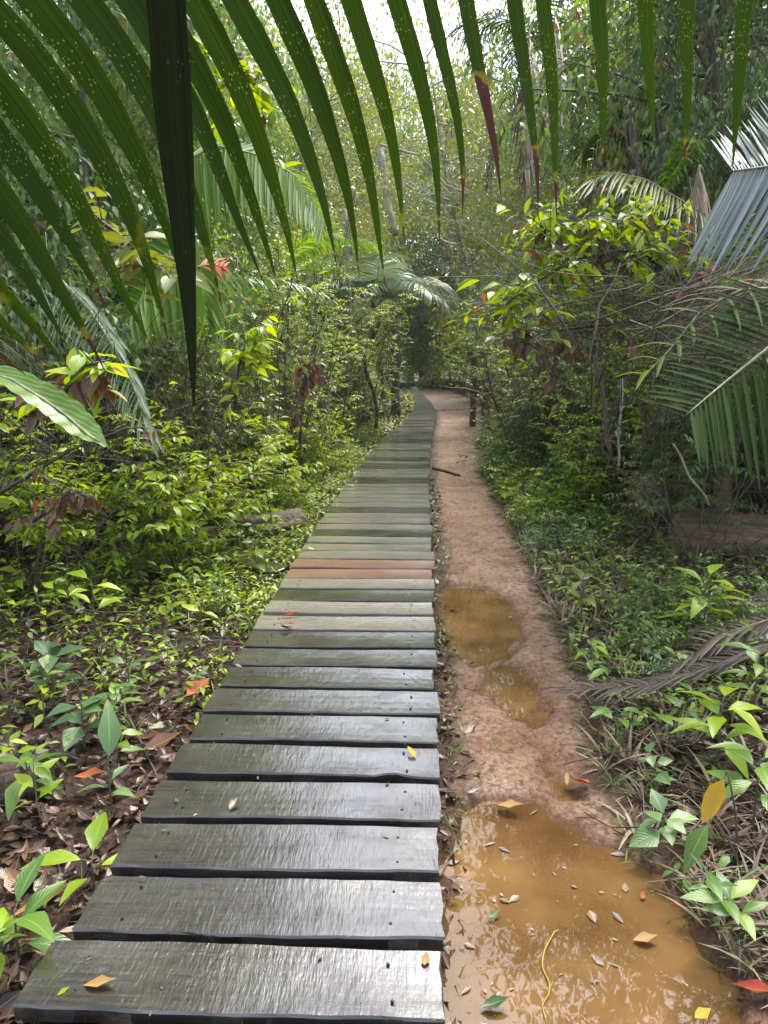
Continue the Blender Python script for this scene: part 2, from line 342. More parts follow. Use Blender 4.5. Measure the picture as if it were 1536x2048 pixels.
def claymat():
    m, t, o = newmat('wet_clay'); tc = N(t,'ShaderNodeTexCoord')
    def nz(s, d=6.0, r=.6):
        n = N(t,'ShaderNodeTexNoise', Scale=float(s), Detail=d, Roughness=r); t.links.new(tc.outputs['Object'], n.inputs['Vector']); return n.outputs['Fac']
    a, b_, c_, d_ = nz(2.2,5), nz(38,8,.7), nz(140,4,.7), nz(7,6)
    c = ramp(t, a, [(.35,(.32,.175,.102)),(.6,(.52,.335,.228))])
    c = mix(t, ramp(t, b_, [(.38,.9),(.56,0.0)]), c, (.13,.07,.042))
    c = mix(t, ramp(t, d_, [(.55,0.0),(.70,.75)]), c, (.36,.15,.05))
    c = mix(t, ramp(t, c_, [(.60,0.0),(.72,.55)]), c, (.62,.45,.32))
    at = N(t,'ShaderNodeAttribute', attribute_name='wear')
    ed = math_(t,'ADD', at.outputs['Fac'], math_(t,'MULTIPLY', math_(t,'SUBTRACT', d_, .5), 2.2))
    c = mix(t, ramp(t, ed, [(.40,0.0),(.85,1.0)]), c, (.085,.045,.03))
    sz = N(t,'ShaderNodeSeparateXYZ'); t.links.new(tc.outputs['Object'], sz.inputs[0])
    wet = ramp(t, math_(t,'ADD', sz.outputs[2], math_(t,'MULTIPLY', math_(t,'SUBTRACT', b_, .5), .03)), [(.004,1.0),(.030,0.0)])
    c = mix(t, math_(t,'MULTIPLY', wet, .75), c, (.15,.07,.03))
    b = N(t,'ShaderNodeBsdfPrincipled'); t.links.new(c, b.inputs['Base Color'])
    t.links.new(math_(t,'MULTIPLY', ramp(t, d_, [(.35,.22),(.65,.55)]), math_(t,'SUBTRACT', 1.0, math_(t,'MULTIPLY', wet, .6))), b.inputs['Roughness'])
    h = math_(t,'ADD', math_(t,'MULTIPLY', b_, 1.0), math_(t,'MULTIPLY', c_, .35))
    bp = N(t,'ShaderNodeBump', Strength=1.0, Distance=.035); t.links.new(h, bp.inputs['Height']); t.links.new(bp.outputs[0], b.inputs['Normal'])
    t.links.new(b.outputs[0], o.inputs[0]); return m
def watermat():
    m, t, o = newmat('muddy_water'); tc = N(t,'ShaderNodeTexCoord')
    n = N(t,'ShaderNodeTexNoise', Scale=7.0, Detail=2.0); t.links.new(tc.outputs['Object'], n.inputs['Vector'])
    n3 = N(t,'ShaderNodeTexNoise', Scale=2.6, Detail=3.0); t.links.new(tc.outputs['Object'], n3.inputs['Vector'])
    dif = N(t,'ShaderNodeBsdfDiffuse'); t.links.new(ramp(t, n3.outputs['Fac'], [(.3,(.14,.073,.025)),(.7,(.23,.128,.048))]), dif.inputs['Color'])
    tr = N(t,'ShaderNodeBsdfTransparent'); tr.inputs['Color'].default_value=(.62,.38,.18,1)
    ms = N(t,'ShaderNodeMixShader'); t.links.new(ramp(t, n3.outputs['Fac'], [(.35,.48),(.65,.75)]), ms.inputs[0]); t.links.new(tr.outputs[0], ms.inputs[1]); t.links.new(dif.outputs[0], ms.inputs[2])
    gl = N(t,'ShaderNodeBsdfGlossy', Roughness=.015); gl.inputs['Color'].default_value=(1,1,1,1)
    bp = N(t,'ShaderNodeBump', Strength=.03, Distance=.02); t.links.new(n.outputs['Fac'], bp.inputs['Height']); t.links.new(bp.outputs[0], gl.inputs['Normal'])
    fr = N(t,'ShaderNodeFresnel', IOR=1.5); t.links.new(bp.outputs[0], fr.inputs['Normal'])
    m2 = N(t,'ShaderNodeMixShader'); t.links.new(fr.outputs[0], m2.inputs[0]); t.links.new(ms.outputs[0], m2.inputs[1]); t.links.new(gl.outputs[0], m2.inputs[2])
    t.links.new(m2.outputs[0], o.inputs[0]); return m
M['soil'] = soilmat(); M['clay'] = claymat(); M['water'] = watermat()

# ------------------------------------------------------------------ layout curves on the ground
ZB = 0.15
def curve(pts, z=0):
    a = np.array([tuple(G(x,y,z))[:2] for x,y in pts]); return a[np.argsort(a[:,1])]
LB = curve([(0,2020),(120,1890),(207,1760),(272,1650),(330,1550),(480,1300),(600,1105),(662,1010),(700,960),(745,900),(782,862),(812,840),(828,820),(832,806),(826,790),(824,776)], ZB)
RB = curve([(890,2040),(886,1905),(882,1700),(876,1500),(870,1340),(866,1150),(861,1000),(858,950),(861,900),(866,862),(872,840),(872,820),(860,803),(846,788),(836,776)], ZB)
PR = curve([(1540,2048),(1430,1900),(1290,1700),(1215,1600),(1185,1500),(1170,1400),(1135,1300),(1085,1200),(1045,1100),(990,1000),(962,940),(955,900),(968,850),(962,820),(930,796),(890,782),(850,774)])
def ext(a):      # run on straight towards the viewer
    d = a[1]-a[0] if False else a[4]-a[0]; p = a[0] - d*(3.2/max(d[1],.01)); return np.vstack([[p[0] , p[1]], a])
LBe, RBe = ext(LB), ext(RB); PRe = np.vstack([[1.25,-3.0],[1.2,0.5],PR])
fl = lambda y: np.interp(y, LBe[:,1], LBe[:,0]); fr_ = lambda y: np.interp(y, RBe[:,1], RBe[:,0]); fp = lambda y: np.interp(y, PRe[:,1], PRe[:,0])
def wob(x, y, s, k=0):
    return (np.sin(x*s*1.7+y*s*.9+k)+np.sin(x*s*-.8+y*s*2.1+1.3+k*2)+np.sin(x*s*2.9-y*s*1.6+2.1+k))/3
PUD = [ [(925,1632),(955,1612),(1010,1600),(1090,1606),(1130,1650),(1185,1682),(1250,1715),(1300,1745),(1368,1800),(1400,1880),(1470,1960),(1500,2060),(1380,2200),(900,2200),(893,2000),(893,1900),(900,1760),(915,1690)],
        [(874,1190),(905,1172),(960,1172),(1010,1195),(1042,1235),(1050,1275),(1020,1310),(985,1335),(945,1340),(905,1310),(878,1260)],
        [(1040,1475),(1095,1495),(1135,1545),(1168,1612),(1120,1612),(1075,1560)],
        [(960,1338),(1040,1336),(1100,1405),(1112,1475),(1060,1470),(1010,1435),(968,1390)] ]
PUD = [np.array([tuple(G(x,y,0))[:2] for x,y in p]) for p in PUD]
PDEP = [.075,.045,.022,.02]
def poly_sd(P_, x, y):      # signed distance, inside positive
    n=len(P_); ins=np.zeros(x.shape,bool); d=np.full(x.shape,1e9)
    for i in range(n):
        a=P_[i]; b=P_[(i+1)%n]
        c=((a[1]>y)!=(b[1]>y)); 
        with np.errstate(divide='ignore',invalid='ignore'): xi=(b[0]-a[0])*(y-a[1])/(b[1]-a[1]+1e-12)+a[0]
        ins ^= (c & (x<xi))
        e=b-a; tt=np.clip(((x-a[0])*e[0]+(y-a[1])*e[1])/(e@e),0,1); d=np.minimum(d,np.hypot(x-a[0]-tt*e[0],y-a[1]-tt*e[1]))
    return np.where(ins,d,-d)
def HZ(x, y):
    x=np.asarray(x,float); y=np.asarray(y,float)
    near=np.clip(1-(y-10)/20,0.2,1)
    z = .022 + .012*wob(x,y,2.3)*near + .006*wob(x,y,9,2)*near
    # banks on both sides
    dl = np.clip(fl(y)-.6-x,0,None); dr = np.clip(x-fp(y)-.15,0,None)
    z = z + .05*np.minimum(dl,3) + .10*np.minimum(dr,1.2) + .03*np.minimum(dr,6) + .05*wob(x,y,.9,4)*np.clip((dl+dr)/2,0,1)
    for P_,dp in zip(PUD,PDEP):
        s = poly_sd(P_,x,y) + .03*wob(x,y,11,1) + .012*wob(x,y,31,5)
        k = np.clip(s/.15+.40,0,1); z = z - (dp+.02)*k*k*(3-2*k)*np.clip(1.2-(dl*2),0,1)
    return z
def hz(x,y): return float(HZ(np.array([x]),np.array([y]))[0])

# ------------------------------------------------------------------ ground, path, water
def gridobj(name, xs, ys, zf, mat, wear=None):
    X,Y = np.meshgrid(xs,ys) if np.ndim(xs)==1 else (xs,ys)
    Z = zf(X,Y); ny,nx = X.shape; idx=np.arange(nx*ny).reshape(ny,nx)
    q=np.stack([idx[:-1,:-1],idx[:-1,1:],idx[1:,1:],idx[1:,:-1]],-1).reshape(-1,4)
    g=Geo(); g.add(np.stack([X,Y,Z],-1).reshape(-1,3),[q],0,None,None if wear is None else wear.ravel())
    return g.obj(name,mat)
xs = np.concatenate([[-150,-80,-40,-25,-16,-11],np.arange(-8,8.01,.07),[11,16,25,40,80,150]])
ys = np.concatenate([[-60,-20,-8],np.arange(-3,12,.07),np.arange(12,50,.3),[55,65,80,110,160]])
def ground_z(X,Y):
    inside = np.clip(np.minimum(X-(fl(Y)+.15), fp(Y)-.12-X)/.1,0,1)
    return HZ(X,Y) - .035*inside - .01
tag(gridobj('ground', xs, ys, ground_z, M['soil']), 'dark wet forest soil on both sides of the walk', kind='structure')
yy = np.concatenate([np.arange(-3,8,.03),np.arange(8,20,.1),np.arange(20,47,.4)])
uu = np.linspace(0,1,90)
YY = np.repeat(yy[:,None],90,1); XL = fr_(yy)-.35; XR = fp(yy)+.18+.10*wob(yy,yy,1.3)
XX = XL[:,None]+(XR-XL)[:,None]*uu[None]
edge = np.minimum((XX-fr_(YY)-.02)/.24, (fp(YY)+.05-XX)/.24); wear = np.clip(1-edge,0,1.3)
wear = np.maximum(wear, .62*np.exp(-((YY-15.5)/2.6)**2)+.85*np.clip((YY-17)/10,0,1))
def path_z(X,Y): return HZ(X,Y) + .012 - .05*np.clip(-edge*.9,0,1) + .010*wob(X,Y,15,3)+.006*wob(X,Y,38,7)
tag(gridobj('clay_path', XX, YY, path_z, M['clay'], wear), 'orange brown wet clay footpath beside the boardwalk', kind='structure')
for i,(P_,lab) in enumerate(zip(PUD,['large muddy orange puddle filling the near end of the clay path','smaller brown puddle with pale reflections against the boardwalk edge','narrow muddy rivulet running into the large puddle','shallow orange pool between the two bigger puddles','dark puddle across the far stretch of path'])):
    c=P_.mean(0); g=Geo(); n=len(P_); ring=c+(P_-c)*1.0
    d=(P_-c); d=P_+d/np.linalg.norm(d,axis=1,keepdims=True)*(.10 if i<2 else .05)
    if i==0: d[:,0]=np.maximum(d[:,0], .02); 
    v=[(c[0],c[1],0)]+[(a,b,0) for a,b in d]
    area=sum(d[k][0]*d[(k+1)%n][1]-d[(k+1)%n][0]*d[k][1] for k in range(n))
    tri=np.array([(0,1+k,1+(k+1)%n) for k in range(n)]); tri=tri if area>0 else tri[:,::-1]
    g.add(v,[tri],0); o=g.obj('puddle_water',M['water'],smooth=False); o.location.z=[.0,.0,.006,.006,.004][i]
    tag(o,lab,kind='structure')

# ------------------------------------------------------------------ boardwalk
rng = random.Random(5)
bw = tag(empty('boardwalk'), 'wet grey plank boardwalk running straight into the jungle with two reddish planks', 'boardwalk')
def plank_geo(L, W, T, seed, chip=0):
    r=random.Random(seed); g=Geo(); nx=26; b=.004
    xs_=np.linspace(-L/2,L/2,nx)
    prof=[(-W/2,-T),( -W/2,-b*1.6),(-W/2+b,0)]+[(y,0) for y in np.linspace(-W/2+b,W/2-b,5)[1:-1]]+[(W/2-b,0),(W/2,-b*1.6),(W/2,-T)]
    V=[]
    s1=r.uniform(0,9); m_=len(prof)
    for i,x in enumerate(xs_):
        for j,(y,z) in enumerate(prof):
            wy = .0032*math.sin(x*7+s1)+.0016*math.sin(x*29+s1*2)+r.uniform(-.0008,.0008)
            yj = y+(wy if y<0 else -wy*.7)
            if chip and y<0 and abs(x-chip)<.07: yj += .03*(1-abs(x-chip)/.07)
            xx = x + (r.uniform(-.005,.005) if i in (0,nx-1) else 0)
            zc = .0025*math.sin(x*4+s1*3) + (-.0025*(1-(2*y/W)**2) if z==0 else 0)
            V.append((xx,yj,z+zc))
    q=[]
    for i in range(nx-1):
        for j in range(m_):
            k=(j+1)%m_; q.append((i*m_+j,i*m_+k,(i+1)*m_+k,(i+1)*m_+j))
    g.add(V,[np.array(q)[:,::-1],np.array([[j for j in range(m_)]]),np.array([[ (nx-1)*m_+j for j in range(m_)][::-1]])]); return g
PW = .255
ycur = -1.04; k=0; far=Geo()
nail_v=Geo(); tube(nail_v,[(0,0,-.004),(0,0,.002),(0,0,.0035)],[.0045,.0045,.003],8); nail_me=nail_v.mesh('nail',M['iron'])
starts=[]
# right-edge starts measured in the photograph for the near planks, then an even pitch
yr = 1.638-.255*10
while yr < 44:
    starts.append(yr); yr += PW + rng.uniform(-.004,.004)
for k,y0 in enumerate(starts):
    Wd = .213 + rng.uniform(-.008,.008)
    yc = y0 - Wd/2
    yl = yc + .035 + rng.uniform(-.006,.006)
    a = Vector((float(fl(yl))+rng.uniform(-.006,.006), yl, ZB)); b = Vector((float(fr_(yc))+rng.uniform(-.016,.016), yc, ZB))
    L=(b-a).length; mid=(a+b)/2; rz=math.atan2(b.y-a.y,b.x-a.x)
    pxy = pix(*b)[1]
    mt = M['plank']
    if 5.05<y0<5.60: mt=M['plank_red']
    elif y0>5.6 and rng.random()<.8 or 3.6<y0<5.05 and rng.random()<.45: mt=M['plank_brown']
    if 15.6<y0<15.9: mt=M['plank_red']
    chip = .33 if abs(y0-2.67)<.12 else 0
    g=plank_geo(L,Wd,.042,k,chip)
    Mx=Matrix.Translation(mid+Vector((0,0,rng.uniform(-.003,.003))))@Matrix.Rotation(rz,4,'Z')@Matrix.Rotation(rng.uniform(-.006,.006),4,'X')
    if y0<21.0:
        pl=g.obj('plank',mt,bw,smooth=False); pl.matrix_local=Mx
        if mt is M['plank_red']: pl['label']='plank with worn red paint'
        if y0<5.2 and y0>1:
            for sx in (-L/2+.12,L/2-.13):
                for sy in (-.06,.055):
                    n_=mobj('nail',nail_me,pl); n_.location=(sx+rng.uniform(-.012,.012),sy+rng.uniform(-.01,.01),0.0)
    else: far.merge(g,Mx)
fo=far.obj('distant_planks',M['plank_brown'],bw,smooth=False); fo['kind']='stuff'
for off in (.10,.5,.90):
    g=Geo(); ys_=np.concatenate([np.arange(-1.3,20,.5),np.arange(20,44,1.5)])
    c=np.array([(fl(y)+(fr_(y)-fl(y))*off,y) for y in ys_]); V=[]
    for x,y in c:
        for dx,z in ((-.04,ZB-.045),(.04,ZB-.045),(.04,-.03),(-.04,-.03)): V.append((x+dx,y,z))
    q=[(4*i+j,4*i+(j+1)%4,4*i+4+(j+1)%4,4*i+4+j) for i in range(len(c)-1) for j in range(4)]
    g.add(V,[np.array(q)]); g.obj('joist',M['beam'],bw,smooth=False)

# ------------------------------------------------------------------ plant generators
def rdir(r, up=(0,0,1), spread=.6):
    v=np.array(up,float)+np.array([r.gauss(0,spread),r.gauss(0,spread),r.gauss(0,spread)*.5]); return v/np.linalg.norm(v)
def herb(seed, h=.3, n=8, ls=.10, T=LF_NEAR, opp=True, bend=.15):
    """one stem, leaves in pairs, drooping tips"""
    r=random.Random(seed); st=Geo(); lf=Geo(); pts=[np.array([0,0,-.02])]; d=rdir(r,spread=.12)
    for i in range(5):
        d=d+np.array([r.gauss(0,bend),r.gauss(0,bend),0]); d/=np.linalg.norm(d); pts.append(pts[-1]+d*h/5)
    tube(st,pts,np.linspace(.0035,.0015,6)*max(1,h/.3),4)
    p=[];dd=[];nn=[];ss=[]; ang=r.uniform(0,6.3)
    for i in range(n):
        t=.25+.75*(i+1)/n; q=pts[0]+(pts[-1]-pts[0])*t; k=t*5; a=int(min(k,4)); q=pts[a]+(pts[a+1]-pts[a])*(k-a)
        for s in ((0,PI) if opp else (0,)):
            A=ang+s+r.uniform(-.3,.3); el=r.uniform(-.15,.55)*(1 if t<.95 else 1.6)
            v=np.array([math.cos(A)*math.cos(el),math.sin(A)*math.cos(el),math.sin(el)]); q2=q+v*ls*.12
            tube(st,[q,q2],.0012,3,cap=False)
            p.append(q2);dd.append(v);nn.append(rdir(r,(0,0,1),.3)-v*0);ss.append(ls*r.uniform(.65,1.15)*(1 if t<.8 else .75))
        ang+=PI/2 if opp else 2.4
    leaves(lf,T,p,dd,nn,ss); return st,lf
def shrub(seed, h=2.0, sp=.9, ns=5, ls=.09, T=LF_MID, dens=1.0, droop=0.0, leafless=0.0, base=.25):
    r=random.Random(seed); st=Geo(); lf=Geo(); p=[];dd=[];nn=[];ss=[]
    for s in range(ns):
        A=r.uniform(0,6.3); lean=r.uniform(.05,.5)*sp/h*2
        d=np.array([math.cos(A)*lean,math.sin(A)*lean,1]); d/=np.linalg.norm(d)
        H=h*r.uniform(.6,1.05); pts=[np.array([r.gauss(0,.08)*sp,r.gauss(0,.08)*sp,-.05])]; m=9
        for i in range(m):
            d=d+np.array([r.gauss(0,.13),r.gauss(0,.13),-droop*.06*i]); d/=np.linalg.norm(d); pts.append(pts[-1]+d*H/m)
        tube(st,pts,np.linspace(.009,.002,m+1)*max(.5,h/2.2),4)
        nb=int(13*dens*h/2)+3
        for b in range(nb):
            t=r.uniform(base,1); k=t*m; a=int(min(k,m-1)); q=pts[a]+(pts[a+1]-pts[a])*(k-a)
            A2=r.uniform(0,6.3); el=r.uniform(-.2,.7); v=np.array([math.cos(A2)*math.cos(el),math.sin(A2)*math.cos(el),math.sin(el)])
            bl=sp*r.uniform(.25,.65)*(1.15-t*.55); bp=[q]; mb=4
            for i in range(mb):
                v=v+np.array([r.gauss(0,.15),r.gauss(0,.15),r.gauss(-.05,.1)]); v/=np.linalg.norm(v); bp.append(bp[-1]+v*bl/mb)
            tube(st,bp,np.linspace(.003,.001,mb+1)*max(.6,h/2.2),3,cap=False)
            if r.random()<leafless: continue
            nl=max(3,int(bl/(ls*.33)))
            for i in range(nl):
                tt=(.2+.8*(i+r.random()*.5)/nl); k2=tt*mb; a2=int(min(k2,mb-1)); q2=bp[a2]+(bp[a2+1]-bp[a2])*min(1,k2-a2)
                dv=bp[a2+1]-bp[a2]; dv/=np.linalg.norm(dv)+1e-9; side=np.cross(dv,[0,0,1]); side/=np.linalg.norm(side)+1e-9
                w_=side*(1 if i%2 else -1)*r.uniform(.6,1.1)+dv*r.uniform(.2,.8)+np.array([0,0,r.uniform(-.5,.2)])
                p.append(q2);dd.append(w_);nn.append(rdir(r,(0,0,1),.38));ss.append(ls*r.uniform(.55,1.2))
    if p: leaves(lf,T,p,dd,nn,ss)
    return st,lf
def tree(seed, h=8, cr=2.2, cz=.55, tr=.09, ncl=150, per=40, ls=.11, T=LF_FAR, lean=0.1, clr=.5):
    r=random.Random(seed); st=Geo(); lf=Geo()
    A=r.uniform(0,6.3); d=np.array([math.cos(A)*lean,math.sin(A)*lean,1]); pts=[np.array([0,0,-.1])]; m=10
    for i in range(m):
        d=d+np.array([r.gauss(0,.06),r.gauss(0,.06),.02]); d/=np.linalg.norm(d); pts.append(pts[-1]+d*h*.92/m)
    tube(st,pts,np.linspace(tr,tr*.18,m+1)*np.array([1.25]+[1]*m),8)
    tips=[]
    for b in range(int(16+h)):
        t=r.uniform(max(.12,cz-.3),1); k=t*m; a=int(min(k,m-1)); q=pts[a]+(pts[a+1]-pts[a])*(k-a)
        A2=r.uniform(0,6.3); el=r.uniform(.0,.9); v=np.array([math.cos(A2)*math.cos(el),math.sin(A2)*math.cos(el),math.sin(el)])
        bl=cr*r.uniform(.5,1.1)*(1.1-.5*abs(t-.6)); bp=[q]
        for i in range(5):
            v=v+np.array([r.gauss(0,.18),r.gauss(0,.18),r.gauss(-.03,.12)]); v/=np.linalg.norm(v); bp.append(bp[-1]+v*bl/5)
            if i>0: tips.append((bp[-1],v))
        tube(st,bp,np.linspace(tr*.32,.006,6),4,cap=False)
    p=[];dd=[];nn=[];ss=[]
    for c in range(ncl):
        q,v=tips[r.randrange(len(tips))]; e=q+np.array([r.gauss(0,.3),r.gauss(0,.3),r.gauss(0,.22)])*cr*.45
        tube(st,[q,(q+e)/2+np.array([0,0,.05]),e],[.006,.004,.002],3,cap=False)
        R_=clr*r.uniform(.5,1.2)
        for i in range(int(per*r.uniform(.5,1.3))):
            o_=np.array([r.gauss(0,.5),r.gauss(0,.5),r.gauss(0,.28)])*R_
            p.append(e+o_); w_=o_+np.array([r.gauss(0,.2),r.gauss(0,.2),-.25-r.random()*.3]); dd.append(w_); nn.append(rdir(r,(0,0,1),.5)); ss.append(ls*r.uniform(.6,1.2))
    leaves(lf,T,p,dd,nn,ss); return st,lf
def strip(g, pts, wid, nrm, mat=0, fold=.25, a=None):
    """a leaflet: narrow V-folded blade along pts"""
    pts=np.array([tuple(p) for p in pts],float); n=len(pts); V=[];uv=[];A=[]
    for i in range(n):
        d=pts[min(i+1,n-1)]-pts[max(i-1,0)]; d/=np.linalg.norm(d)+1e-9
        nn_=np.asarray(nrm,float); s=np.cross(nn_,d); s/=np.linalg.norm(s)+1e-9; up=np.cross(d,s)
        for u,k in ((-1,1),(-.5,.5),(0,0),(.5,.5),(1,1)) if fold<0 else ((-1,1),(0,0),(1,1)):
            V.append(pts[i]+s*wid[i]*.5*u+up*wid[i]*.5*abs(fold)*k); uv.append((.5+u/2,i/(n-1))); A.append(0 if a is None else a[i])
    c=5 if fold<0 else 3
    q=[(i*c+j,i*c+j+1,(i+1)*c+j+1,(i+1)*c+j) for i in range(n-1) for j in range(c-1)]
    g.add(V,[np.array(q)],mat,uv,A)
def frond(seed, L=2.2, n=40, ll=.45, lw=.022, rise=.5, droop=1.3, hang=.5, ragged=.1, fwd=.55):
    """palm frond from the origin out along +X; mat0 leaflet, mat1 rachis"""
    r=random.Random(seed); g=Geo(); m=14; pts=[]; e=rise; p=np.array([0,0,0.])
    pts=[p]; tw=r.uniform(-.15,.15); az=0
    for i in range(m):
        e-=droop/m*(.5+i/m); az+=tw/m; p=p+np.array([math.cos(e)*math.cos(az),math.cos(e)*math.sin(az),math.sin(e)])*L/m; pts.append(p)
    pts=np.array(pts)
    tube(g,pts,np.linspace(.012,.002,m+1)*L/2,5,1)
    for i in range(n):
        t=.14+.86*(i+.5)/n; k=t*m; a=int(min(k,m-1)); q=pts[a]+(pts[a+1]-pts[a])*(k-a); d=pts[a+1]-pts[a]; d/=np.linalg.norm(d)
        side=np.cross([0,0,1],d); side/=np.linalg.norm(side)+1e-9; up=np.cross(d,side)
        for s in (-1,1):
            if r.random()<ragged: continue
            f=fwd*(1-.2)+.9*t*t; v=side*s+d*(f+r.gauss(0,.08))+up*r.uniform(.05,.3); v/=np.linalg.norm(v)
            le=ll*(.35+math.sin(PI*min(1,t*.92+.06))**.7*.75)*r.uniform(.9,1.08)
            pp=[q]; 
            for j in range(4):
                v=v+np.array([0,0,-hang*(.3+.4*j)*.55]); v/=np.linalg.norm(v); pp.append(pp[-1]+v*le/4)
            nv=np.cross(v,side*s*1.0); nn_=up
            strip(g,pp,np.array([.45,1,.95,.6,.08])*lw,nn_+side*s*.3,0,.3)
    return g
def palm_parts(seed, mat, dry='straw_dark', th=1.0, nf=9, L=2.2, trr=.07, dead=3, ll=.45, lw=.024, rach='rachis', up=(.5,1.1), hang=.55, n=34):
    r=random.Random(seed); parts=[]
    if th>0:
        g=Geo(); pts=[(0,0,-.1)]+[(r.gauss(0,.02)*th*i,r.gauss(0,.02)*th*i,th*i/6) for i in range(1,7)]; tube(g,pts,[trr*1.3]+[trr]*6,10,rng=r,rough=.15)
        parts.append(('trunk',g.mesh('trunk',M['bark']),None))
    for i in range(nf+dead):
        A=2*PI*i/nf*1.0+r.uniform(-.3,.3) if i<nf else r.uniform(0,6.3)
        if i<nf: g=frond(seed*31+i,L*r.uniform(.8,1.1),n,ll,lw,r.uniform(*up),r.uniform(1.2,2.0),hang,.05); mm=[mat,M[rach]]
        else: g=frond(seed*31+i,L*.8,n-8,ll*.8,lw*.6,-.5,1.1,1.6,.25); mm=[M[dry],M['rachis_dry']]
        g2=Geo(); g2.merge(g,Matrix.Translation((0,0,th))@Matrix.Rotation(A,4,'Z')); parts.append(('dead_frond' if i>=nf else 'frond',g2.mesh('frond',mm),None))
    return [(a,b) for a,b,_ in parts]

# ------------------------------------------------------------------ labels by nearest landmark in the photograph
LAND = [((60,1650),'in the bottom left corner beside the nearest planks'),((330,1500),'on the litter just left of the near planks'),((120,1350),'among litter by the left edge of the view'),
 ((430,1330),'beside the boardwalk left edge at middle distance'),((480,1120),'around the loose planks left of the walk'),((540,1020),'around the fallen log left of the walk'),
 ((150,1050),'under the dark thicket at far left'),((200,820),'under the broad arching leaf on the left'),((420,760),'below the tip of the dark hanging leaflet'),((600,850),'left of the boardwalk bend'),
 ((620,650),'left of the pale slender trunk'),((760,740),'by the dark trunk beside the far boardwalk'),((900,720),'where the far boardwalk vanishes'),((780,560),'behind the distant palm crown'),
 ((1000,760),'by the wooden posts right of the far path'),((1000,900),'along the right rim of the far path'),((1080,1050),'right of the path before the stump'),((1290,970),'around the cut stump'),
 ((1430,1080),'beside the thick log on the right'),((1130,1200),'right of the smaller puddle'),((1250,1350),'beside the fallen dry frond'),((1450,1350),'behind the fallen dry frond at right'),
 ((1250,1600),'on the right rim of the large puddle'),((1480,1650),'at the lower right edge of the view'),((1430,1900),'in the bottom right corner by the puddle'),((1150,650),'in the dry branch tangle at right'),
 ((1420,800),'behind the dark drooping frond at right'),((1450,420),'behind the silvery frond at right'),((1250,300),'among the hanging dead fronds at upper right'),((1050,250),'by the tall grey palm'),
 ((680,150),'against the pale sky gap'),((900,250),'against the sky right of centre'),((450,300),'behind the leaflets at upper left'),((100,300),'behind the big frond at far left'),((1480,100),'in the upper right corner')]
def where(x,y,z):
    if y<.5: return 'behind the viewer beside the walk'
    a,b=pix(x,y,z); return min(LAND,key=lambda l:(l[0][0]-a)**2+(l[0][1]-b)**2)[1]
def near_frame(x,y,z,m=150):
    if y<.3: return False
    a,b=pix(x,y,z); return -m<a<1536+m
def size_word(s): return 'small' if s<.85 else ('tall' if s>1.15 else 'middling')

# shrubs, saplings, herbs: prototypes
def protos(name, gens, stemm, leafm, leafn='foliage'):
    return [Proto(name,[('stem',a.mesh('stem',stemm)),(leafn,b.mesh('foliage',leafm))]) for a,b in gens]
HERBS = {'lime':protos('seedling',[herb(i,.28+.06*(i%3),5,.10,LF_NEAR) for i in range(5)],M['stem'],M['lime']),
 'green':protos('seedling',[herb(20+i,.3+.07*(i%3),6,.115,LF_NEAR,i%2==0) for i in range(5)],M['stem'],M['mid']),
 'blue green':protos('seedling',[herb(40+i,.25+.05*(i%3),4,.11,LF_ROUND) for i in range(4)],M['stem'],M['grey'])}
SHR = {'lime':protos('leafy_shrub',[shrub(100+i,1.3+.4*i,.9,5,.085) for i in range(4)],M['twig'],M['lime']),
 'green':protos('leafy_shrub',[shrub(110+i,1.6+.4*i,1.0,6,.085) for i in range(4)],M['twig'],M['mid']),
 'dark green':protos('leafy_shrub',[shrub(120+i,1.8+.4*i,1.0,6,.10) for i in range(3)],M['twig_dark'],M['dark']),
 'grey green':protos('leafy_shrub',[shrub(130+i,1.5+.4*i,1.1,6,.07,LF_NARROW) for i in range(3)],M['twig'],M['grey']),
 'olive':protos('leafy_shrub',[shrub(140+i,1.5+.4*i,1.0,6,.07,leafless=.35) for i in range(3)],M['twig'],M['olive'])}
LOW = {'lime':protos('low_bush',[shrub(150+i,.55+.1*i,.6,6,.065,dens=2,base=.05) for i in range(4)],M['stem'],M['lime']),
 'green':protos('low_bush',[shrub(160+i,.6+.1*i,.6,6,.07,dens=2,base=.05) for i in range(4)],M['stem'],M['mid']),
 'dark green':protos('low_bush',[shrub(170+i,.6+.1*i,.6,6,.08,LF_NARROW,dens=2,base=.05) for i in range(3)],M['stem'],M['grey'])}
DRY = [Proto('bare_shrub',[('branch',shrub(180+i,1.7,1.3,9,.08,dens=1.5,leafless=1.0,base=.1)[0].mesh('branch',M['twig_dark'] if i%2 else M['twig']))]) for i in range(4)]
TR = {'bright green':[], 'green':[], 'dark green':[], 'pale green':[]}
for i in range(3): a,b=tree(200+i,7+i,2.4,.38,.08,430,44,.125); TR['bright green'].append(Proto('forest_tree',[('trunk',a.mesh('trunk',M['bark_pale'])),('crown',b.mesh('crown',M['crown_lime']))]))
for i in range(3): a,b=tree(210+i,8+i,2.6,.38,.10,460,44,.125); TR['green'].append(Proto('forest_tree',[('trunk',a.mesh('trunk',M['bark'])),('crown',b.mesh('crown',M['crown_mid']))]))
for i in range(2): a,b=tree(220+i,8+i,2.5,.35,.10,460,44,.13); TR['dark green'].append(Proto('forest_tree',[('trunk',a.mesh('trunk',M['bark'])),('crown',b.mesh('crown',M['dark']))]))
for i in range(2): a,b=tree(230+i,8+i,2.6,.45,.08,200,34,.11,clr=.6); TR['pale green'].append(Proto('forest_tree',[('trunk',a.mesh('trunk',M['bark_pale'])),('crown',b.mesh('crown',M['olive']))]))

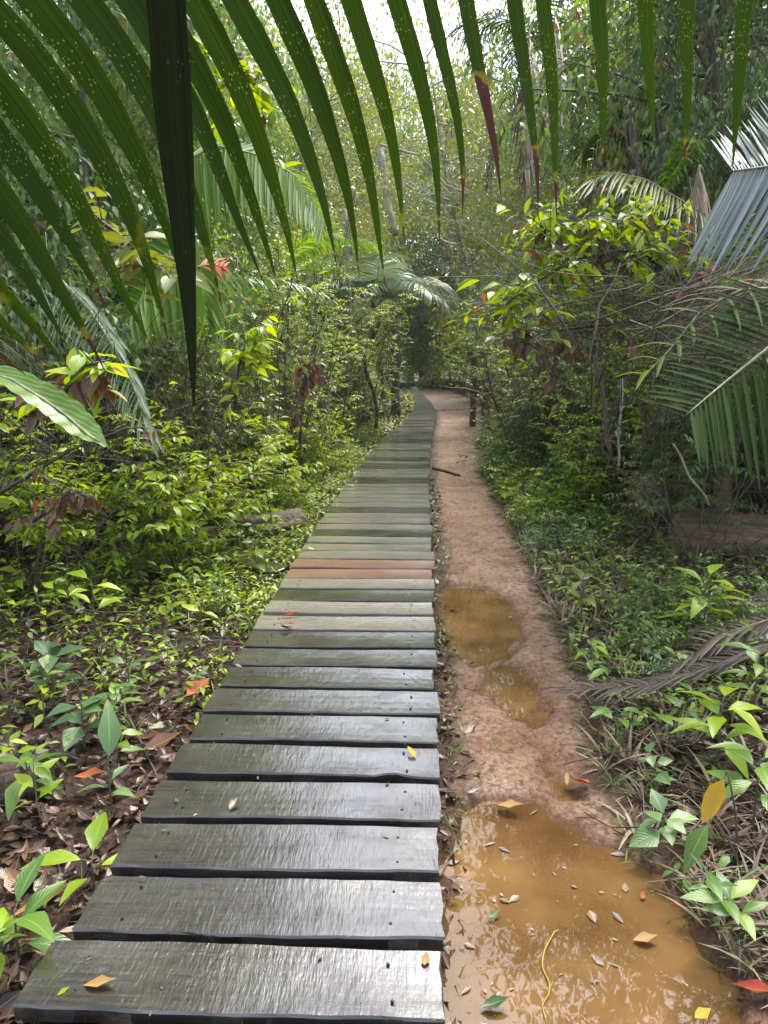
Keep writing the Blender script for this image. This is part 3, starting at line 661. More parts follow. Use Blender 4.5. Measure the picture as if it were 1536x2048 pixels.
def place(bank, key, x, y, rz, s, desc, cat, group, rng, ztop=.3):
    o=bank[key][rng.randrange(len(bank[key]))].put((x,y,hz(x,y)),rz,s,f'{size_word(s)} {key} {desc} {where(x,y,hz(x,y)+ztop*s)}',cat,group); return o
def pick(r, d):
    t=r.random()*sum(d.values())
    for k,v in d.items():
        t-=v
        if t<=0: return k
    return k
rng=random.Random(11)
cnt={}
CLEAR=[(1.75,4.5,3.6,5.75),(2.1,6.0,2.95,7.6),(-2.6,5.3,-.9,6.9)]
def dart(n, gen, mind, taken):
    out=[]
    for _ in range(n*30):
        if len(out)>=n: break
        x,y=gen()
        if mind>.2 and mind<.6 and any(a<x<c and b<y<d for a,b,c,d in CLEAR): continue
        md=mind*(1 if y<12 else 1.5)
        if all((x-a)**2+(y-b)**2>md*md for a,b in taken): out.append((x,y)); taken.append((x,y))
    return out
# --- left thicket
def gl():
    y=rng.uniform(5.2,24)**1.0; off=1.15+abs(rng.gauss(0,1.6)); return float(fl(y))-off,y
def gr():
    y=rng.uniform(5.0,24); off=(.75 if y<9 else .35)+abs(rng.gauss(0,1.6)); return float(fp(y))+off,y
tk=[]
for x,y in dart(105,gl,.52,tk):
    k=pick(rng,{'lime':5,'green':3,'grey green':1.3,'olive':1.2,'dark green':.8}); s=rng.uniform(.6,1.05)+.012*y
    if float(fl(y))-x<1.6: s*=.8
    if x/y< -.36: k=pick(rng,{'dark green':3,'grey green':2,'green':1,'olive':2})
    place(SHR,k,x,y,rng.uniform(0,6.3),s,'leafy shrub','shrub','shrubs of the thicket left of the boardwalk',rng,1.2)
tk=[]
for x,y in dart(105,gr,.52,tk):
    k=pick(rng,{'lime':2.2,'green':3.2,'grey green':2,'olive':1.6,'dark green':1.8}); s=rng.uniform(.6,1.05)+.012*y
    o=x-float(fp(y))
    if o<1.0: s*=.62 if y<8 else .85
    place(SHR,k,x,y,rng.uniform(0,6.3),s,'leafy shrub','shrub','shrubs of the thicket right of the path',rng,1.2)
# --- large leaved bright shrubs in front of the left thicket
BIG=protos('leafy_shrub',[shrub(190+i,1.2+.25*i,.7,5,.095,LF_NEAR,dens=1.1) for i in range(3)],M['stem'],M['lime'])
for i,(px,Y,s) in enumerate([(400,5.6,.8),(470,6.2,.95),(330,5.4,.9),(250,5.2,1.0),(545,7.6,1.0),(600,9.5,1.0),(500,8.6,1.2),(150,5.0,.95),(60,4.9,1.0),(440,7.0,1.1),(650,12,.95),(690,15,1.0),(370,6.8,1.3),(1110,8.5,.7),(1180,7.0,.7),(1070,10.5,.9),(1230,8.8,1.1),(1330,7.6,1.1)]):
    x=PY(px,Y).x; BIG[i%3].put((x,Y,hz(x,Y)),rng.uniform(0,6.3),s,f'{size_word(s)} broad leaved yellow green shrub {where(x,Y,.9*s)}','shrub','broad leaved shrubs at the thicket edges')
# --- thin stemmed saplings standing along both walls
SAP={'yellow green':protos('sapling',[shrub(300+i,2.6+.4*i,.75,4,.062,dens=1.25,base=.12) for i in range(4)],M['twig'],M['lime']),
 'olive':protos('sapling',[shrub(310+i,2.5+.5*i,.8,5,.055,dens=1.2,leafless=.3,base=.1) for i in range(3)],M['straw_dark'],M['olive']),
 'green':protos('sapling',[shrub(320+i,2.6+.5*i,.8,4,.07,dens=1.25,base=.12) for i in range(3)],M['twig'],M['mid']),
 'grey green':protos('sapling',[shrub(330+i,2.4+.5*i,.8,5,.055,LF_NARROW,dens=1.2,leafless=.2,base=.1) for i in range(3)],M['twig'],M['grey'])}
tk=[]
def gs1(): y=5.6+rng.random()*19; return float(fl(y))-(1.0 if y<9 else .75)-abs(rng.gauss(0,1.0)),y
def gs2(): y=6.0+rng.random()*19; return float(fp(y))+(.95 if y<8.5 else .45)+abs(rng.gauss(0,1.0)),y
for side,gen,nn_ in (('left of the boardwalk',gs1,85),('right of the path',gs2,95)):
    for x,y in dart(nn_,gen,.42,tk):
        k=pick(rng,{'yellow green':4 if side[0]=='l' else 3,'olive':2,'green':2,'grey green':1.5}); s=rng.uniform(.65,1.1)+.010*y
        if y<7.5: s*=.72
        place(SAP,k,x,y,rng.uniform(0,6.3),s,'thin stemmed sapling','sapling','saplings crowding the thicket '+side,rng,1.8)
for i,(x,y,k,s) in enumerate([(2.3,6.3,'yellow green',.75),(2.9,6.6,'green',.85),(3.4,6.1,'yellow green',.8),(3.8,5.4,'green',.75),(2.6,7.9,'yellow green',.95),(3.3,7.6,'olive',.95),(4.1,6.8,'yellow green',1.0),(1.9,7.2,'yellow green',.7),(3.9,4.6,'green',.7),(3.4,3.9,'yellow green',.5),(-2.6,5.9,'yellow green',.7),(-3.2,5.2,'olive',.75),(-2.1,7.0,'yellow green',.8),(-3.9,4.9,'green',.8),(-1.9,8.4,'olive',.85),(-3.4,4.2,'olive',.55)]):
    place(SAP,k,x,y,rng.uniform(0,6.3),s,'thin stemmed sapling','sapling','saplings crowding the thicket '+('right of the path' if x>0 else 'left of the boardwalk'),rng,1.8)
# --- low bushes along both rims and over the left clearing
tk=[]
def gll():
    y=rng.uniform(3.6,18); off=.35+rng.random()*1.3 + (0 if y>5 else 1.0); return float(fl(y))-off,y
for x,y in dart(75,gll,.26,tk):
    k=pick(rng,{'lime':5,'green':2,'dark green':1}); place(LOW,k,x,y,rng.uniform(0,6.3),rng.uniform(.45,.8)*(.8 if y<6 else 1),'low bush','bush','low bushes left of the boardwalk',rng)
def grl():
    y=rng.uniform(3.4,20); off=.12+abs(rng.gauss(0,.6))+(.25 if y<6 else 0); return float(fp(y))+off,y
for x,y in dart(110,grl,.26,tk):
    k=pick(rng,{'lime':2.5,'green':4,'dark green':2}); place(LOW,k,x,y,rng.uniform(0,6.3),rng.uniform(.5,.95)*(.7 if y<6 else 1),'low bush','bush','low bushes along the right rim of the path',rng)
# --- seedlings
tk=[]
def gh():
    y=1.3+rng.random()**1.3*5.5; return float(fl(y))-.08-rng.random()*2.4,y
for x,y in dart(120,gh,.15,tk):
    if not near_frame(x,y,0.1,120): continue
    k=pick(rng,{'lime':4,'green':3,'blue green':2.0 if y<4 else .6}); place(HERBS,k,x,y,rng.uniform(0,6.3),rng.uniform(.6,1.1),'seedling with oval leaves','plant','seedlings left of the boardwalk',rng,.15)
def gh2():
    y=1.8+rng.random()*6; return float(fp(y))+.02+rng.random()*1.6,y
for x,y in dart(56,gh2,.22,tk):
    if not near_frame(x,y,0.1,120): continue
    k=pick(rng,{'lime':2,'green':4,'blue green':1.5}); place(HERBS,k,x,y,rng.uniform(0,6.3),rng.uniform(.6,1.15),'seedling with oval leaves','plant','seedlings right of the path',rng,.15)
# --- bare twiggy brush
for i in range(22):
    if i%2: y=rng.uniform(6,12); x=float(fl(y))-1.3-rng.random()*2
    else: y=rng.uniform(5,11); x=float(fp(y))+.9+rng.random()*1.8
    s=rng.uniform(.6,1.25); DRY[i%4].put((x,y,hz(x,y)),rng.uniform(0,6.3),s,f'{size_word(s)} bare brown shrub {where(x,y,1.0)}','shrub','bare shrubs in the thickets')
# --- trees
tk=[]
def gt():
    y=rng.uniform(8,60); s=rng.choice((-1,1)); off=2.2+abs(rng.gauss(0,1))*(3+y*.16)
    if y>46: off=rng.uniform(-6,16)
    xc=float(fl(min(y,43))) if s<0 else float(fp(min(y,43))); return xc+s*off,y
def tree_at(x,y,k,s):
    sh=.78 if s>0 else 1
    TR[k][rng.randrange(len(TR[k]))].put((x,y,hz(x,y)-.05),rng.uniform(0,6.3),s,f'{size_word(s)} {k} tree with fine leaves {where(x,y,min(5*s,1.65+y*.3))}','tree','trees of the jungle around the walk')
for x,y in dart(185,gt,1.35,tk):
    u=pix(x,y,3)[0]
    if u<-420 or u>1950 or (34<y<53 and -1.5<x<6.5): continue
    k=pick(rng,{'bright green':4,'green':3,'dark green':.6,'pale green':1.6} if x<0 else {'bright green':2,'green':3,'dark green':2.2,'pale green':1.4})
    s=rng.uniform(.75,1.25)
    if 560<u<1040: s=rng.uniform(.40,.70) if y<26 else (rng.uniform(.55,.95) if y<42 else rng.uniform(.85,1.15))
    if y<12: s*=.75
    tree_at(x,y,k,s)
for x,y,k,s in [(5.2,45,'green',.7),(-3,46,'bright green',.7),(2.0,50,'bright green',.8),(4.6,52,'dark green',.9),(-1.5,52,'green',.85),(7,49,'green',.9),(4.4,31,'bright green',.45),(-.9,33,'bright green',.4),(5.4,38,'bright green',.6),(3.3,20.5,'bright green',.30),(-1.6,26,'green',.38),(-2.2,20,'bright green',.36),(4.6,21,'dark green',.42)]: tree_at(x,y,k,s)

for x,y,k,s in [(.6,44.5,'lime',1.2),(1.6,44,'lime',1.1),(2.4,43,'lime',1.2),(3.4,42,'lime',1.3),(3.2,40,'lime',1.1),(-.8,43.5,'lime',1.3),(-1.4,41,'lime',1.2),(1.1,46,'lime',1.9),(2.9,46.5,'lime',2.0),(-.4,46,'green',1.9),(-1.5,46,'lime',1.6),(.2,46.5,'lime',1.5),(1.5,45.5,'green',1.4),(2.8,45,'green',1.7),(4.2,44,'lime',1.6),(-3,45,'lime',1.8),(5.6,43,'green',1.8),(3.9,38,'green',1.3),(3.7,34,'lime',1.2),(3.6,30,'green',1.2),(.8,48,'green',2.2),(2.5,49,'lime',2.2),(-1,49,'green',2.2),(4.5,48,'dark green',2.2),(6.5,47,'green',2.2),(-3.5,49,'green',2.4),(4.6,27.5,'lime',1.3),(3.5,24.5,'green',1.05),(.3,36,'green',1.1),(.1,31,'green',1.1),(-.4,27.5,'lime',1.1),(-.9,23.5,'green',.9)]:
    place(SHR,k,x,y,rng.uniform(0,6.3),s,'leafy shrub closing the view','shrub','shrubs closing the far end of the walk',rng,1.2)
# tall trees behind the far end, their tops thinning out against the sky
for x,y,k,s in [(-4.4,29,'pale green',1.7),(4.4,30,'pale green',1.5),(4.6,25,'pale green',1.5),(-4.2,19,'pale green',1.5),(-.4,60,'pale green',2.9),(-2.6,33,'pale green',1.35),(-8,58,'bright green',3.0),(-7,52,'bright green',2.3),(-3.2,54,'pale green',2.5),(.4,57,'pale green',2.4),(3.6,54,'bright green',2.2),(7,55,'green',2.3),(-1.4,50,'bright green',1.9),(5.4,50,'pale green',2.0),(-5.2,46,'bright green',2.0),(2.2,62,'green',2.6),(-2,64,'bright green',2.7),(10,50,'green',2.2),(-3.0,36,'bright green',1.45),(-5.0,42,'pale green',1.6),(6.6,42,'pale green',1.5),(-3.4,38,'pale green',1.4),(-3.9,22,'bright green',1.2),(5.6,22,'pale green',1.2),(-6,56,'bright green',1.5),(-2.5,58,'green',1.45),(1,60,'bright green',1.35),(4,57,'pale green',1.5),(7.5,56,'green',1.6),(11,55,'dark green',1.6),(-9.5,54,'green',1.7),(-4,40,'bright green',1.3),(-6.5,34,'bright green',1.35),(8,40,'green',1.2),(8.5,33,'dark green',1.35),(-4.6,26,'bright green',1.1),(6.6,26,'green',1.05),(-3.6,31,'pale green',1.2),(7,45,'pale green',1.3),(-3.4,44,'pale green',1.3),(2.6,55,'pale green',1.7),(-5,48,'pale green',1.6),(-4.2,15.5,'bright green',.95),(5.0,16.5,'pale green',1.0),(6.0,11.5,'green',1.0),(-5.4,9.5,'green',.95)]: tree_at(x,y,k,s)
# ------------------------------------------------------------------ palms standing in the jungle
def palm_at(seed, x, y, th, mat, label, **kw):
    e=thing('palm',palm_parts(seed,mat,th=th,**kw),(x,y,hz(x,y)),0); tag(e,label,'palm','palms in the jungle'); return e
c=PY(775,17); palm_at(1,c.x-.3,16.5,2.7,M['palm_grey'],'blue green palm with a fountain crown left of the far boardwalk',nf=16,L=2.3,ll=.7,lw=.03,dead=3,trr=.04,up=(.7,1.35),hang=.5,n=44)
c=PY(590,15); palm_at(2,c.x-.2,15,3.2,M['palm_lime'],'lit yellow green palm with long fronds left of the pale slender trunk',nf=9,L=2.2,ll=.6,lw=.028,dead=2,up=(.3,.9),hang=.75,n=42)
c=PY(430,8); palm_at(3,c.x-1.2,9.5,1.9,M['palm'],'green palm whose frond hangs beside the dark foreground leaflet',nf=9,L=2.4,ll=.55,lw=.03,dead=2,hang=.8)
palm_at(4,-3.3,5.9,.9,M['palm_dark'],'low dark palm behind the left leaflet tips with a pale drooping frond',nf=9,L=2.0,ll=.5,lw=.026,dead=3,hang=.8,up=(.6,1.2))
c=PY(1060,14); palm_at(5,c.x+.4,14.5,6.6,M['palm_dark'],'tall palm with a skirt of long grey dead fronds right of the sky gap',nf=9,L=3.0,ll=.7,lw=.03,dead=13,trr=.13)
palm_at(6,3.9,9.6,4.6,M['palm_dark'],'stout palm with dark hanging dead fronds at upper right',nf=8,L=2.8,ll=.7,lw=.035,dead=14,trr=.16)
palm_at(7,3.0,7.2,2.0,M['palm_lime'],'pale green palm arching over the bushes left of the silvery frond',nf=7,L=1.9,ll=.45,lw=.022,dead=7,hang=.7)
palm_at(8,3.5,5.3,.7,M['palm_dark'],'short palm on a shredded brown trunk above the thick log',nf=6,L=1.7,ll=.5,lw=.03,dead=6,trr=.09,hang=.8)
palm_at(9,-5.5,12,4.2,M['palm_lime'],'yellow green palm high among the trees at upper left',nf=10,L=2.8,ll=.7,lw=.035,dead=4)
palm_at(10,4.2,19,1.6,M['palm_lime'],'distant palm with arching yellowish fronds over the far path',nf=8,L=2.4,ll=.6,lw=.035,dead=4,up=(.4,1.0))
palm_at(11,6.2,14,5.4,M['palm'],'green palm behind the dead skirts at the right edge',nf=10,L=3,ll=.7,lw=.035,dead=8)
palm_at(12,-1.6,24,3.2,M['palm_lime'],'far lit palm between the trees left of the boardwalk',nf=10,L=2.6,ll=.7,lw=.045,dead=3)

# ------------------------------------------------------------------ single fronds traced in the photograph, at their own distance
def traced_frond(name,label,rpts,dep,n,A0,A1,B0,B1,mats,lw,seed,droop=.12,t0=.05,cat='palm frond',bow=.1):
    """rpts: rachis pixels; A/B: leaflet end offsets in pixels at the start and end of the rachis"""
    r=random.Random(seed); e=empty(name); C=[P(x,y,d) for (x,y),d in zip(rpts,dep)]
    cum=[0]
    for i in range(1,len(C)): cum.append(cum[-1]+(C[i]-C[i-1]).length)
    def at(t):
        s=t*cum[-1]
        for i in range(1,len(C)):
            if s<=cum[i]+1e-9: k=(s-cum[i-1])/(cum[i]-cum[i-1]); return C[i-1].lerp(C[i],k), tuple(np.array(rpts[i-1])*(1-k)+np.array(rpts[i])*k), dep[i-1]*(1-k)+dep[i]*k
        return C[-1],rpts[-1],dep[-1]
    base=C[0]; e.location=base
    g=Geo(); tube(g,[at(i/14)[0]-base for i in range(15)],np.linspace(.012,.003,15),6); g.obj('rachis',mats[1],e)
    g=Geo()
    for s,(o0,o1) in enumerate(((A0,A1),(B0,B1))):
        if o0 is None: continue
        for i in range(n):
            t=t0+(1-t0)*(i+.3*s)/n; q,px,d=at(t); o_=np.array(o0)*(1-t)+np.array(o1)*t; o_=o_*r.uniform(.9,1.08)+np.array([r.gauss(0,5),r.gauss(0,5)])
            d2=d*(1+ (.06 if s else -.06)+r.gauss(0,.01)); en=P(px[0]+o_[0],px[1]+o_[1],d2); ln=(en-q).length
            pts=[q.lerp(en,k/6)-base+Vector((0,0,-droop*ln*((k/6)**2-(k/6))*-1+bow*ln*math.sin(PI*k/6))) for k in range(7)]
            up=np.array([.15,-.75,.65])
            strip(g,pts,np.array([.35,.85,1,1,.85,.6,.08])*lw*r.uniform(.85,1.1),up,0,.35)
    g.obj('leaflet_blade',mats[0],e); tag(e,label,cat); return e
traced_frond('palm_frond','silvery wet palm frond reaching in from the right edge',[(1720,300),(1600,320),(1520,335),(1462,342)],[3.3,3.2,3.1,3.0],34,(-150,230),(-92,190),(-110,-150),(-40,-60),(M['palm_silver'],M['rachis']),.017,1,bow=.03)
traced_frond('palm_frond','dark drooping palm frond at the right edge above the log',[(1640,610),(1536,697),(1450,765),(1372,830)],[3.4,3.35,3.3,3.2],26,(60,420),(15,90),(-215,-75),(-90,-15),(M['palm_dark'],M['rachis']),.026,2,bow=.05)
traced_frond('palm_frond','long thin yellowish frond above the dark drooping one',[(1600,575),(1480,580),(1400,625),(1340,700),(1270,770)],[3.6,3.6,3.7,3.7,3.7],9,(60,80),(-30,30),(-110,-10),(-60,5),(M['palm_lime'],M['rachis']),.022,3)
traced_frond('palm_frond','pale drooping palm frond with white gloss left of the boardwalk',[(120,560),(180,620),(225,690),(262,760),(300,860)],[4.4,4.3,4.2,4.1,4.0],34,(70,60),(20,60),(-50,90),(-10,60),(M['palm_grey'],M['rachis']),.024,4)
traced_frond('palm_frond','narrow feathery green frond hanging beside the dark leaflet tip',[(395,480),(400,560),(408,620),(420,650)],[6.0,6.0,6.0,6.0],34,(80,80),(20,60),(-70,110),(-20,70),(M['palm_lime'],M['rachis']),.026,5)
traced_frond('palm_frond','broad pleated yellow green frond left of the dark hanging leaflet',[(395,470),(350,490),(300,560),(262,640)],[5.2,5.2,5.1,5.0],26,(20,200),(10,60),(-60,-30),(-30,0),(M['palm_lime'],M['rachis']),.05,6)
traced_frond('palm_frond','sunlit comb of long leaflets behind the middle foreground leaflets',[(360,330),(430,290),(520,310),(590,350),(650,440)],[7.0,7.0,7.0,7.0,7.0],44,(10,190),(-6,50),(40,-30),(30,30),(M['palm_lime'],M['rachis']),.05,7,bow=.02)
traced_frond('palm_frond','small frond with red dying leaflet tips right of the dark leaflet',[(395,535),(415,530),(435,535),(450,542)],[4.5,4.5,4.5,4.5],7,(45,30),(20,16),(34,-14),(22,-8),(M['red'],M['rachis']),.016,8)
traced_frond('fern_frond','bright green fern frond hanging at upper right',[(1385,280),(1365,320),(1345,350),(1325,385)],[6.2,6.1,6.0,6.0],44,(30,8),(12,4),(-34,4),(-12,4),(M['palm_lime'],M['rachis']),.028,9,cat='fern')
traced_frond('fern_frond','darker fern frond just right of the bright one',[(1392,300),(1380,340),(1366,375),(1352,395)],[6.3,6.2,6.1,6.1],36,(28,10),(10,4),(-26,6),(-8,4),(M['palm'],M['rachis']),.026,10,cat='fern')
traced_frond('palm_frond','pale frond arching across the bushes in the upper right middle',[(1430,440),(1360,400),(1290,358),(1230,345),(1185,360)],[5.4,5.4,5.4,5.5,5.5],32,(20,70),(-50,45),(-60,50),(-40,10),(M['olive'],M['rachis_dry']),.02,12)
for i,(a,b,d,l) in enumerate([((1400,330),(1380,480),5.6,'brown dead frond hanging beside the silvery frond'),((1230,130),(1270,330),8.0,'brown dead frond hanging at upper right left of the ferns'),((1060,60),(1050,350),10,'long grey dead frond hanging right of the sky gap'),((1110,20),(1090,240),10,'second grey dead frond hanging right of the sky gap'),((1300,150),(1310,330),8,'dark dead frond between the two leaflets at upper right')]):
    m_=((a[0]+b[0])/2+ (8 if i%2 else -8),(a[1]+b[1])/2)
    traced_frond('dead_frond',l,[a,m_,b],[d,d,d*.98],34,(22,150),(10,60),(-30,140),(-8,60),(M['straw' if i in(0,2,3,5) else 'straw_dark'],M['rachis_dry']),.016 if d<7 else .03,40+i,cat='dead frond')
# dry frond lying on the ground right of the path
traced_frond('fallen_frond','dry grey fallen palm frond lying across the right bank with its tips on the path',[(1600,1275),(1480,1320),(1330,1370),(1220,1375),(1130,1385)],[3.55,3.45,3.3,3.35,3.3],40,(-140,66),(-55,14),(-150,16),(-50,-10),(M['straw_dark'],M['rachis_dry']),.010,30,cat='fallen frond')
traced_frond('fallen_frond','second dry fallen frond behind the first in the lower right undergrowth',[(1640,1190),(1540,1240),(1440,1270),(1370,1330)],[3.9,3.8,3.7,3.6],26,(-80,90),(-40,40),(-120,-10),(-50,0),(M['straw_dark'],M['rachis_dry']),.018,31,cat='fallen frond')

# ------------------------------------------------------------------ the frond hanging over the view
ff=tag(empty('palm_frond',P(700,-230,.95)),'huge dark green palm frond hanging over the top of the view, leaflets speckled yellow','palm frond')
fb=ff.location
ract=[(1720,-150,1.20),(1500,-190,1.12),(1250,-220,1.08),(1000,-240,1.02),(760,-260,.95),(520,-290,.88),(280,-290,.80),(60,-230,.73),(-140,-110,.68),(-300,60,.64),(-400,260,.62),(-440,420,.60)]
g=Geo(); tube(g,[P(x,y,d)-fb for x,y,d in ract],np.linspace(.012,.005,len(ract)),8); g.obj('rachis',M['rachis'],ff)
def leaflet(px, wpx, d0, d1, brown=9, dark=False, mat=None, ts=.42, te=1.35):
    """px: centreline pixels from rachis to tip"""
    n=22; px=np.array(px,float); s=np.concatenate([[0],np.cumsum(np.hypot(*np.diff(px,axis=0).T))]); s/=s[-1]
    # smooth interpolation (Catmull-like through cubic resampling)
    tt=np.linspace(0,1,n); X=np.interp(tt,s,px[:,0]); Y=np.interp(tt,s,px[:,1])
    for _ in range(3): X[1:-1]=(X[:-2]+2*X[1:-1]+X[2:])/4; Y[1:-1]=(Y[:-2]+2*Y[1:-1]+Y[2:])/4
    dep=d0+(d1-d0)*tt; pts=[P(x,y,d)-fb for x,y,d in zip(X,Y,dep)]
    w_=np.where(tt<.12,.45+.55*tt/.12,np.where(tt<ts,1,1-(np.maximum(tt-ts,0)/(1-ts))**te)); w_=np.maximum(w_,.03)*wpx*np.mean(dep)/FPX
    w_=w_*(1+.03*np.sin(tt*40+px[0,0]))
    r=random.Random(int(px[0,0])); a=np.interp(tt*1.0,[0,brown-.06,brown+.10,3],[0,.30,.75,1.0]) if brown<2 else np.interp(tt,[0,.93,1],[0,.2,.7])
    g=Geo(); strip(g,pts,w_,(r.uniform(-.4,.4),-1,.1),0,-r.uniform(.10,.30),a); return g.obj('leaflet',mat or M['fore'],ff)
LFL=[ # right part, nearly vertical
 ([(1520,-190),(1498,-60),(1488,0),(1480,120),(1472,240),(1464,350)],34,1.12,1.14,9),
 ([(1410,-205),(1380,-80),(1372,0),(1373,120),(1374,220),(1368,335)],34,1.10,1.12,.9),
 ([(1320,-212),(1292,-90),(1288,0),(1297,120),(1304,210),(1309,292)],33,1.08,1.10,9),
 ([(1225,-222),(1196,-90),(1192,0),(1203,90),(1206,220),(1205,340)],36,1.06,1.08,.93),
 ([(1120,-230),(1084,-90),(1083,0),(1103,140),(1109,280),(1113,440)],34,1.05,1.07,.86),
 ([(1030,-238),(1015,-90),(1026,0),(1046,130),(1063,250),(1076,345),(1076,432)],38,1.04,1.05,.80),
 ([(930,-243),(915,-100),(929,0),(952,125),(975,225),(992,310),(1003,400)],40,1.02,1.03,.62),
 ([(850,-250),(838,-110),(857,0),(888,125),(915,235),(927,340),(925,438)],34,1.00,1.02,.86),
 ([(760,-258),(765,-110),(792,0),(833,125),(860,240),(876,350),(879,490)],40,.97,1.0,.92),
 ([(660,-270),(670,-120),(702,0),(740,115),(775,229),(797,344),(809,490)],44,.94,.98,.94),
 ([(570,-280),(590,-120),(627,0),(665,100),(710,225),(742,360),(760,490),(771,575)],46,.92,.96,9),
 ([(480,-288),(505,-120),(555,0),(612,125),(657,250),(695,375),(712,480),(718,548)],50,.90,.94,9),
 ([(380,-290),(410,-120),(466,0),(535,120),(597,250),(640,375),(666,480),(673,533)],56,.88,.92,9),
 ([(280,-290),(320,-140),(388,0),(455,120),(507,240),(550,370),(583,490),(597,572)],56,.86,.90,9),
 ([(190,-280),(240,-140),(325,20),(400,140),(455,250),(495,370),(535,490),(558,583)],56,.84,.88,9),
 ([(110,-255),(160,-140),(270,20),(350,150),(415,275),(455,390),(500,500),(530,572)],54,.82,.86,9),
 ([(20,-215),(80,-110),(190,30),(275,150),(345,290),(385,400),(420,510),(443,607)],56,.80,.84,9),
 ([(-60,-170),(10,-70),(110,50),(195,165),(260,280),(315,400),(350,500),(366,570)],56,.78,.80,9),
 ([(-130,-115),(-50,-20),(50,85),(135,200),(215,330),(275,460),(312,580),(337,682)],52,.75,.78,.95),
 ([(-190,-50),(-110,40),(-10,150),(80,270),(160,400),(225,540),(270,630),(309,704)],54,.73,.76,9),
 ([(-240,0),(-160,90),(-70,190),(20,300),(95,410),(150,500),(185,560),(215,617)],50,.71,.74,.92),
 ([(-290,50),(-200,150),(-100,260),(-10,370),(60,470),(120,580),(170,660),(209,740)],54,.70,.72,.90),
 ([(-330,110),(-240,210),(-150,310),(-60,400),(10,480),(60,560),(100,630),(136,695)],50,.68,.70,9),
 ([(-370,190),(-280,290),(-180,390),(-80,480),(-10,560),(50,630),(100,690),(141,741)],50,.66,.68,9),
 ([(-400,260),(-310,360),(-200,460),(-110,540),(-40,600),(20,660),(60,700),(100,732)],46,.64,.66,.9),
 ([(-430,360),(-330,450),(-220,540),(-130,610),(-60,670),(0,710),(30,732),(52,750)],42,.62,.64,.8)]
for px,wp,d0,d1,br in LFL: leaflet(px,wp*(.92 if d0>.8 else 1.06),d0,d1,br)
lf_=leaflet([(300,-290),(318,-140),(335,0),(345,200),(362,400),(378,600),(388,760),(388,852)],76,.62,.66,9,mat=M['fore_dark'],ts=.46,te=1.0); lf_['label']='broad blackish leaflet hanging straight down in front of the others'

# ------------------------------------------------------------------ big arching leaf on the left and other single plants
def big_leaf(label,mid,halfw,deps,mat,seed=0,ribs=True):
    n=len(mid)*5; m_=np.array(mid,float); t0=np.linspace(0,1,len(mid)); tt=np.linspace(0,1,n)
    X=np.interp(tt,t0,m_[:,0]); Y=np.interp(tt,t0,m_[:,1]); D=np.interp(tt,t0,deps); W=np.interp(tt,t0,halfw)
    pts=np.array([tuple(P(x,y,d)) for x,y,d in zip(X,Y,D)]); e=empty('broad_leaf_plant',pts[0]); 
    g=Geo(); V=[];uv=[]
    for i in range(n):
        d=pts[min(i+1,n-1)]-pts[max(i-1,0)]; d/=np.linalg.norm(d); s=np.cross([.2,-.5,.8],d); s/=np.linalg.norm(s); up=np.cross(d,s)
        for u in (-1,-.66,-.33,0,.33,.66,1):
            V.append(pts[i]-pts[0]+s*W[i]*u+up*(W[i]*.35*abs(u)+.0045*math.sin(i*1.9)*abs(u))); uv.append((.5+u/2,i/n))
    q=[(i*7+j,i*7+j+1,i*7+j+8,i*7+j+7) for i in range(n-1) for j in range(6)]
    g.add(V,[np.array(q)],0,uv); g.obj('leaf_blade',mat,e)
    g=Geo(); tube(g,[p-pts[0] for p in pts[::3]],.006,5); gx=Vector((pts[0][0]-.5,pts[0][1]+.1,0)); tube(g,[(0,0,0),(-.25,.05,-.35),tuple(gx-Vector(pts[0]))],[.008,.012,.016],6); g.obj('stalk',M['rachis'],e)
    tag(e,label,'plant'); return e
bl=big_leaf('broad glossy banana-like leaf arching in from the left edge',[(-60,735),(20,758),(80,795),(130,830),(175,870),(212,892)],[.025,.042,.05,.052,.04,.004],[2.2,2.15,2.1,2.1,2.05,2.0],M['mid'])
def single_plant(label, X, Y, h, specs, mat, T=LF_BIG, stemr=.004, stemm='stem', cat='plant', lean=(0,0)):
    """specs: (t along stem, azimuth deg, elevation deg, length)"""
    z=hz(X,Y); e=empty('broad_leaf_plant',(X,Y,z)); g=Geo(); P_=lambda t:np.array([lean[0]*t*t,lean[1]*t*t,h*t])
    tube(g,[P_(t) for t in np.linspace(-.03,1,7)],np.linspace(stemr*1.3,stemr*.6,7),6)
    lg=Geo(); p=[];d=[];nn=[];ss=[]
    for t,az_,el_,L in specs:
        a,b=R(az_),R(el_); v=np.array([math.cos(a)*math.cos(b),math.sin(a)*math.cos(b),math.sin(b)]); q=P_(t); q2=q+v*L*.18; tube(g,[q,q2],stemr*.45,4,cap=False)
        p.append(q2);d.append(v);nn.append(np.array([0,0,1])+.2*np.array([math.sin(az_),math.cos(az_),0]));ss.append(L)
    leaves(lg,T,p,d,nn,ss); g.obj('stem',M[stemm],e); lg.obj('foliage',mat,e); tag(e,label,cat); return e
rs=random.Random(77)
def spray(n,t0,t1,L,el=20):
    return [(t0+(t1-t0)*i/(max(1,n-1)), i*137+rs.uniform(-20,20), el+rs.uniform(-20,25), L*rs.uniform(.75,1.1)) for i in range(n)]
def at_px(x,y): g_=G(x,y,0.02); return g_.x,g_.y
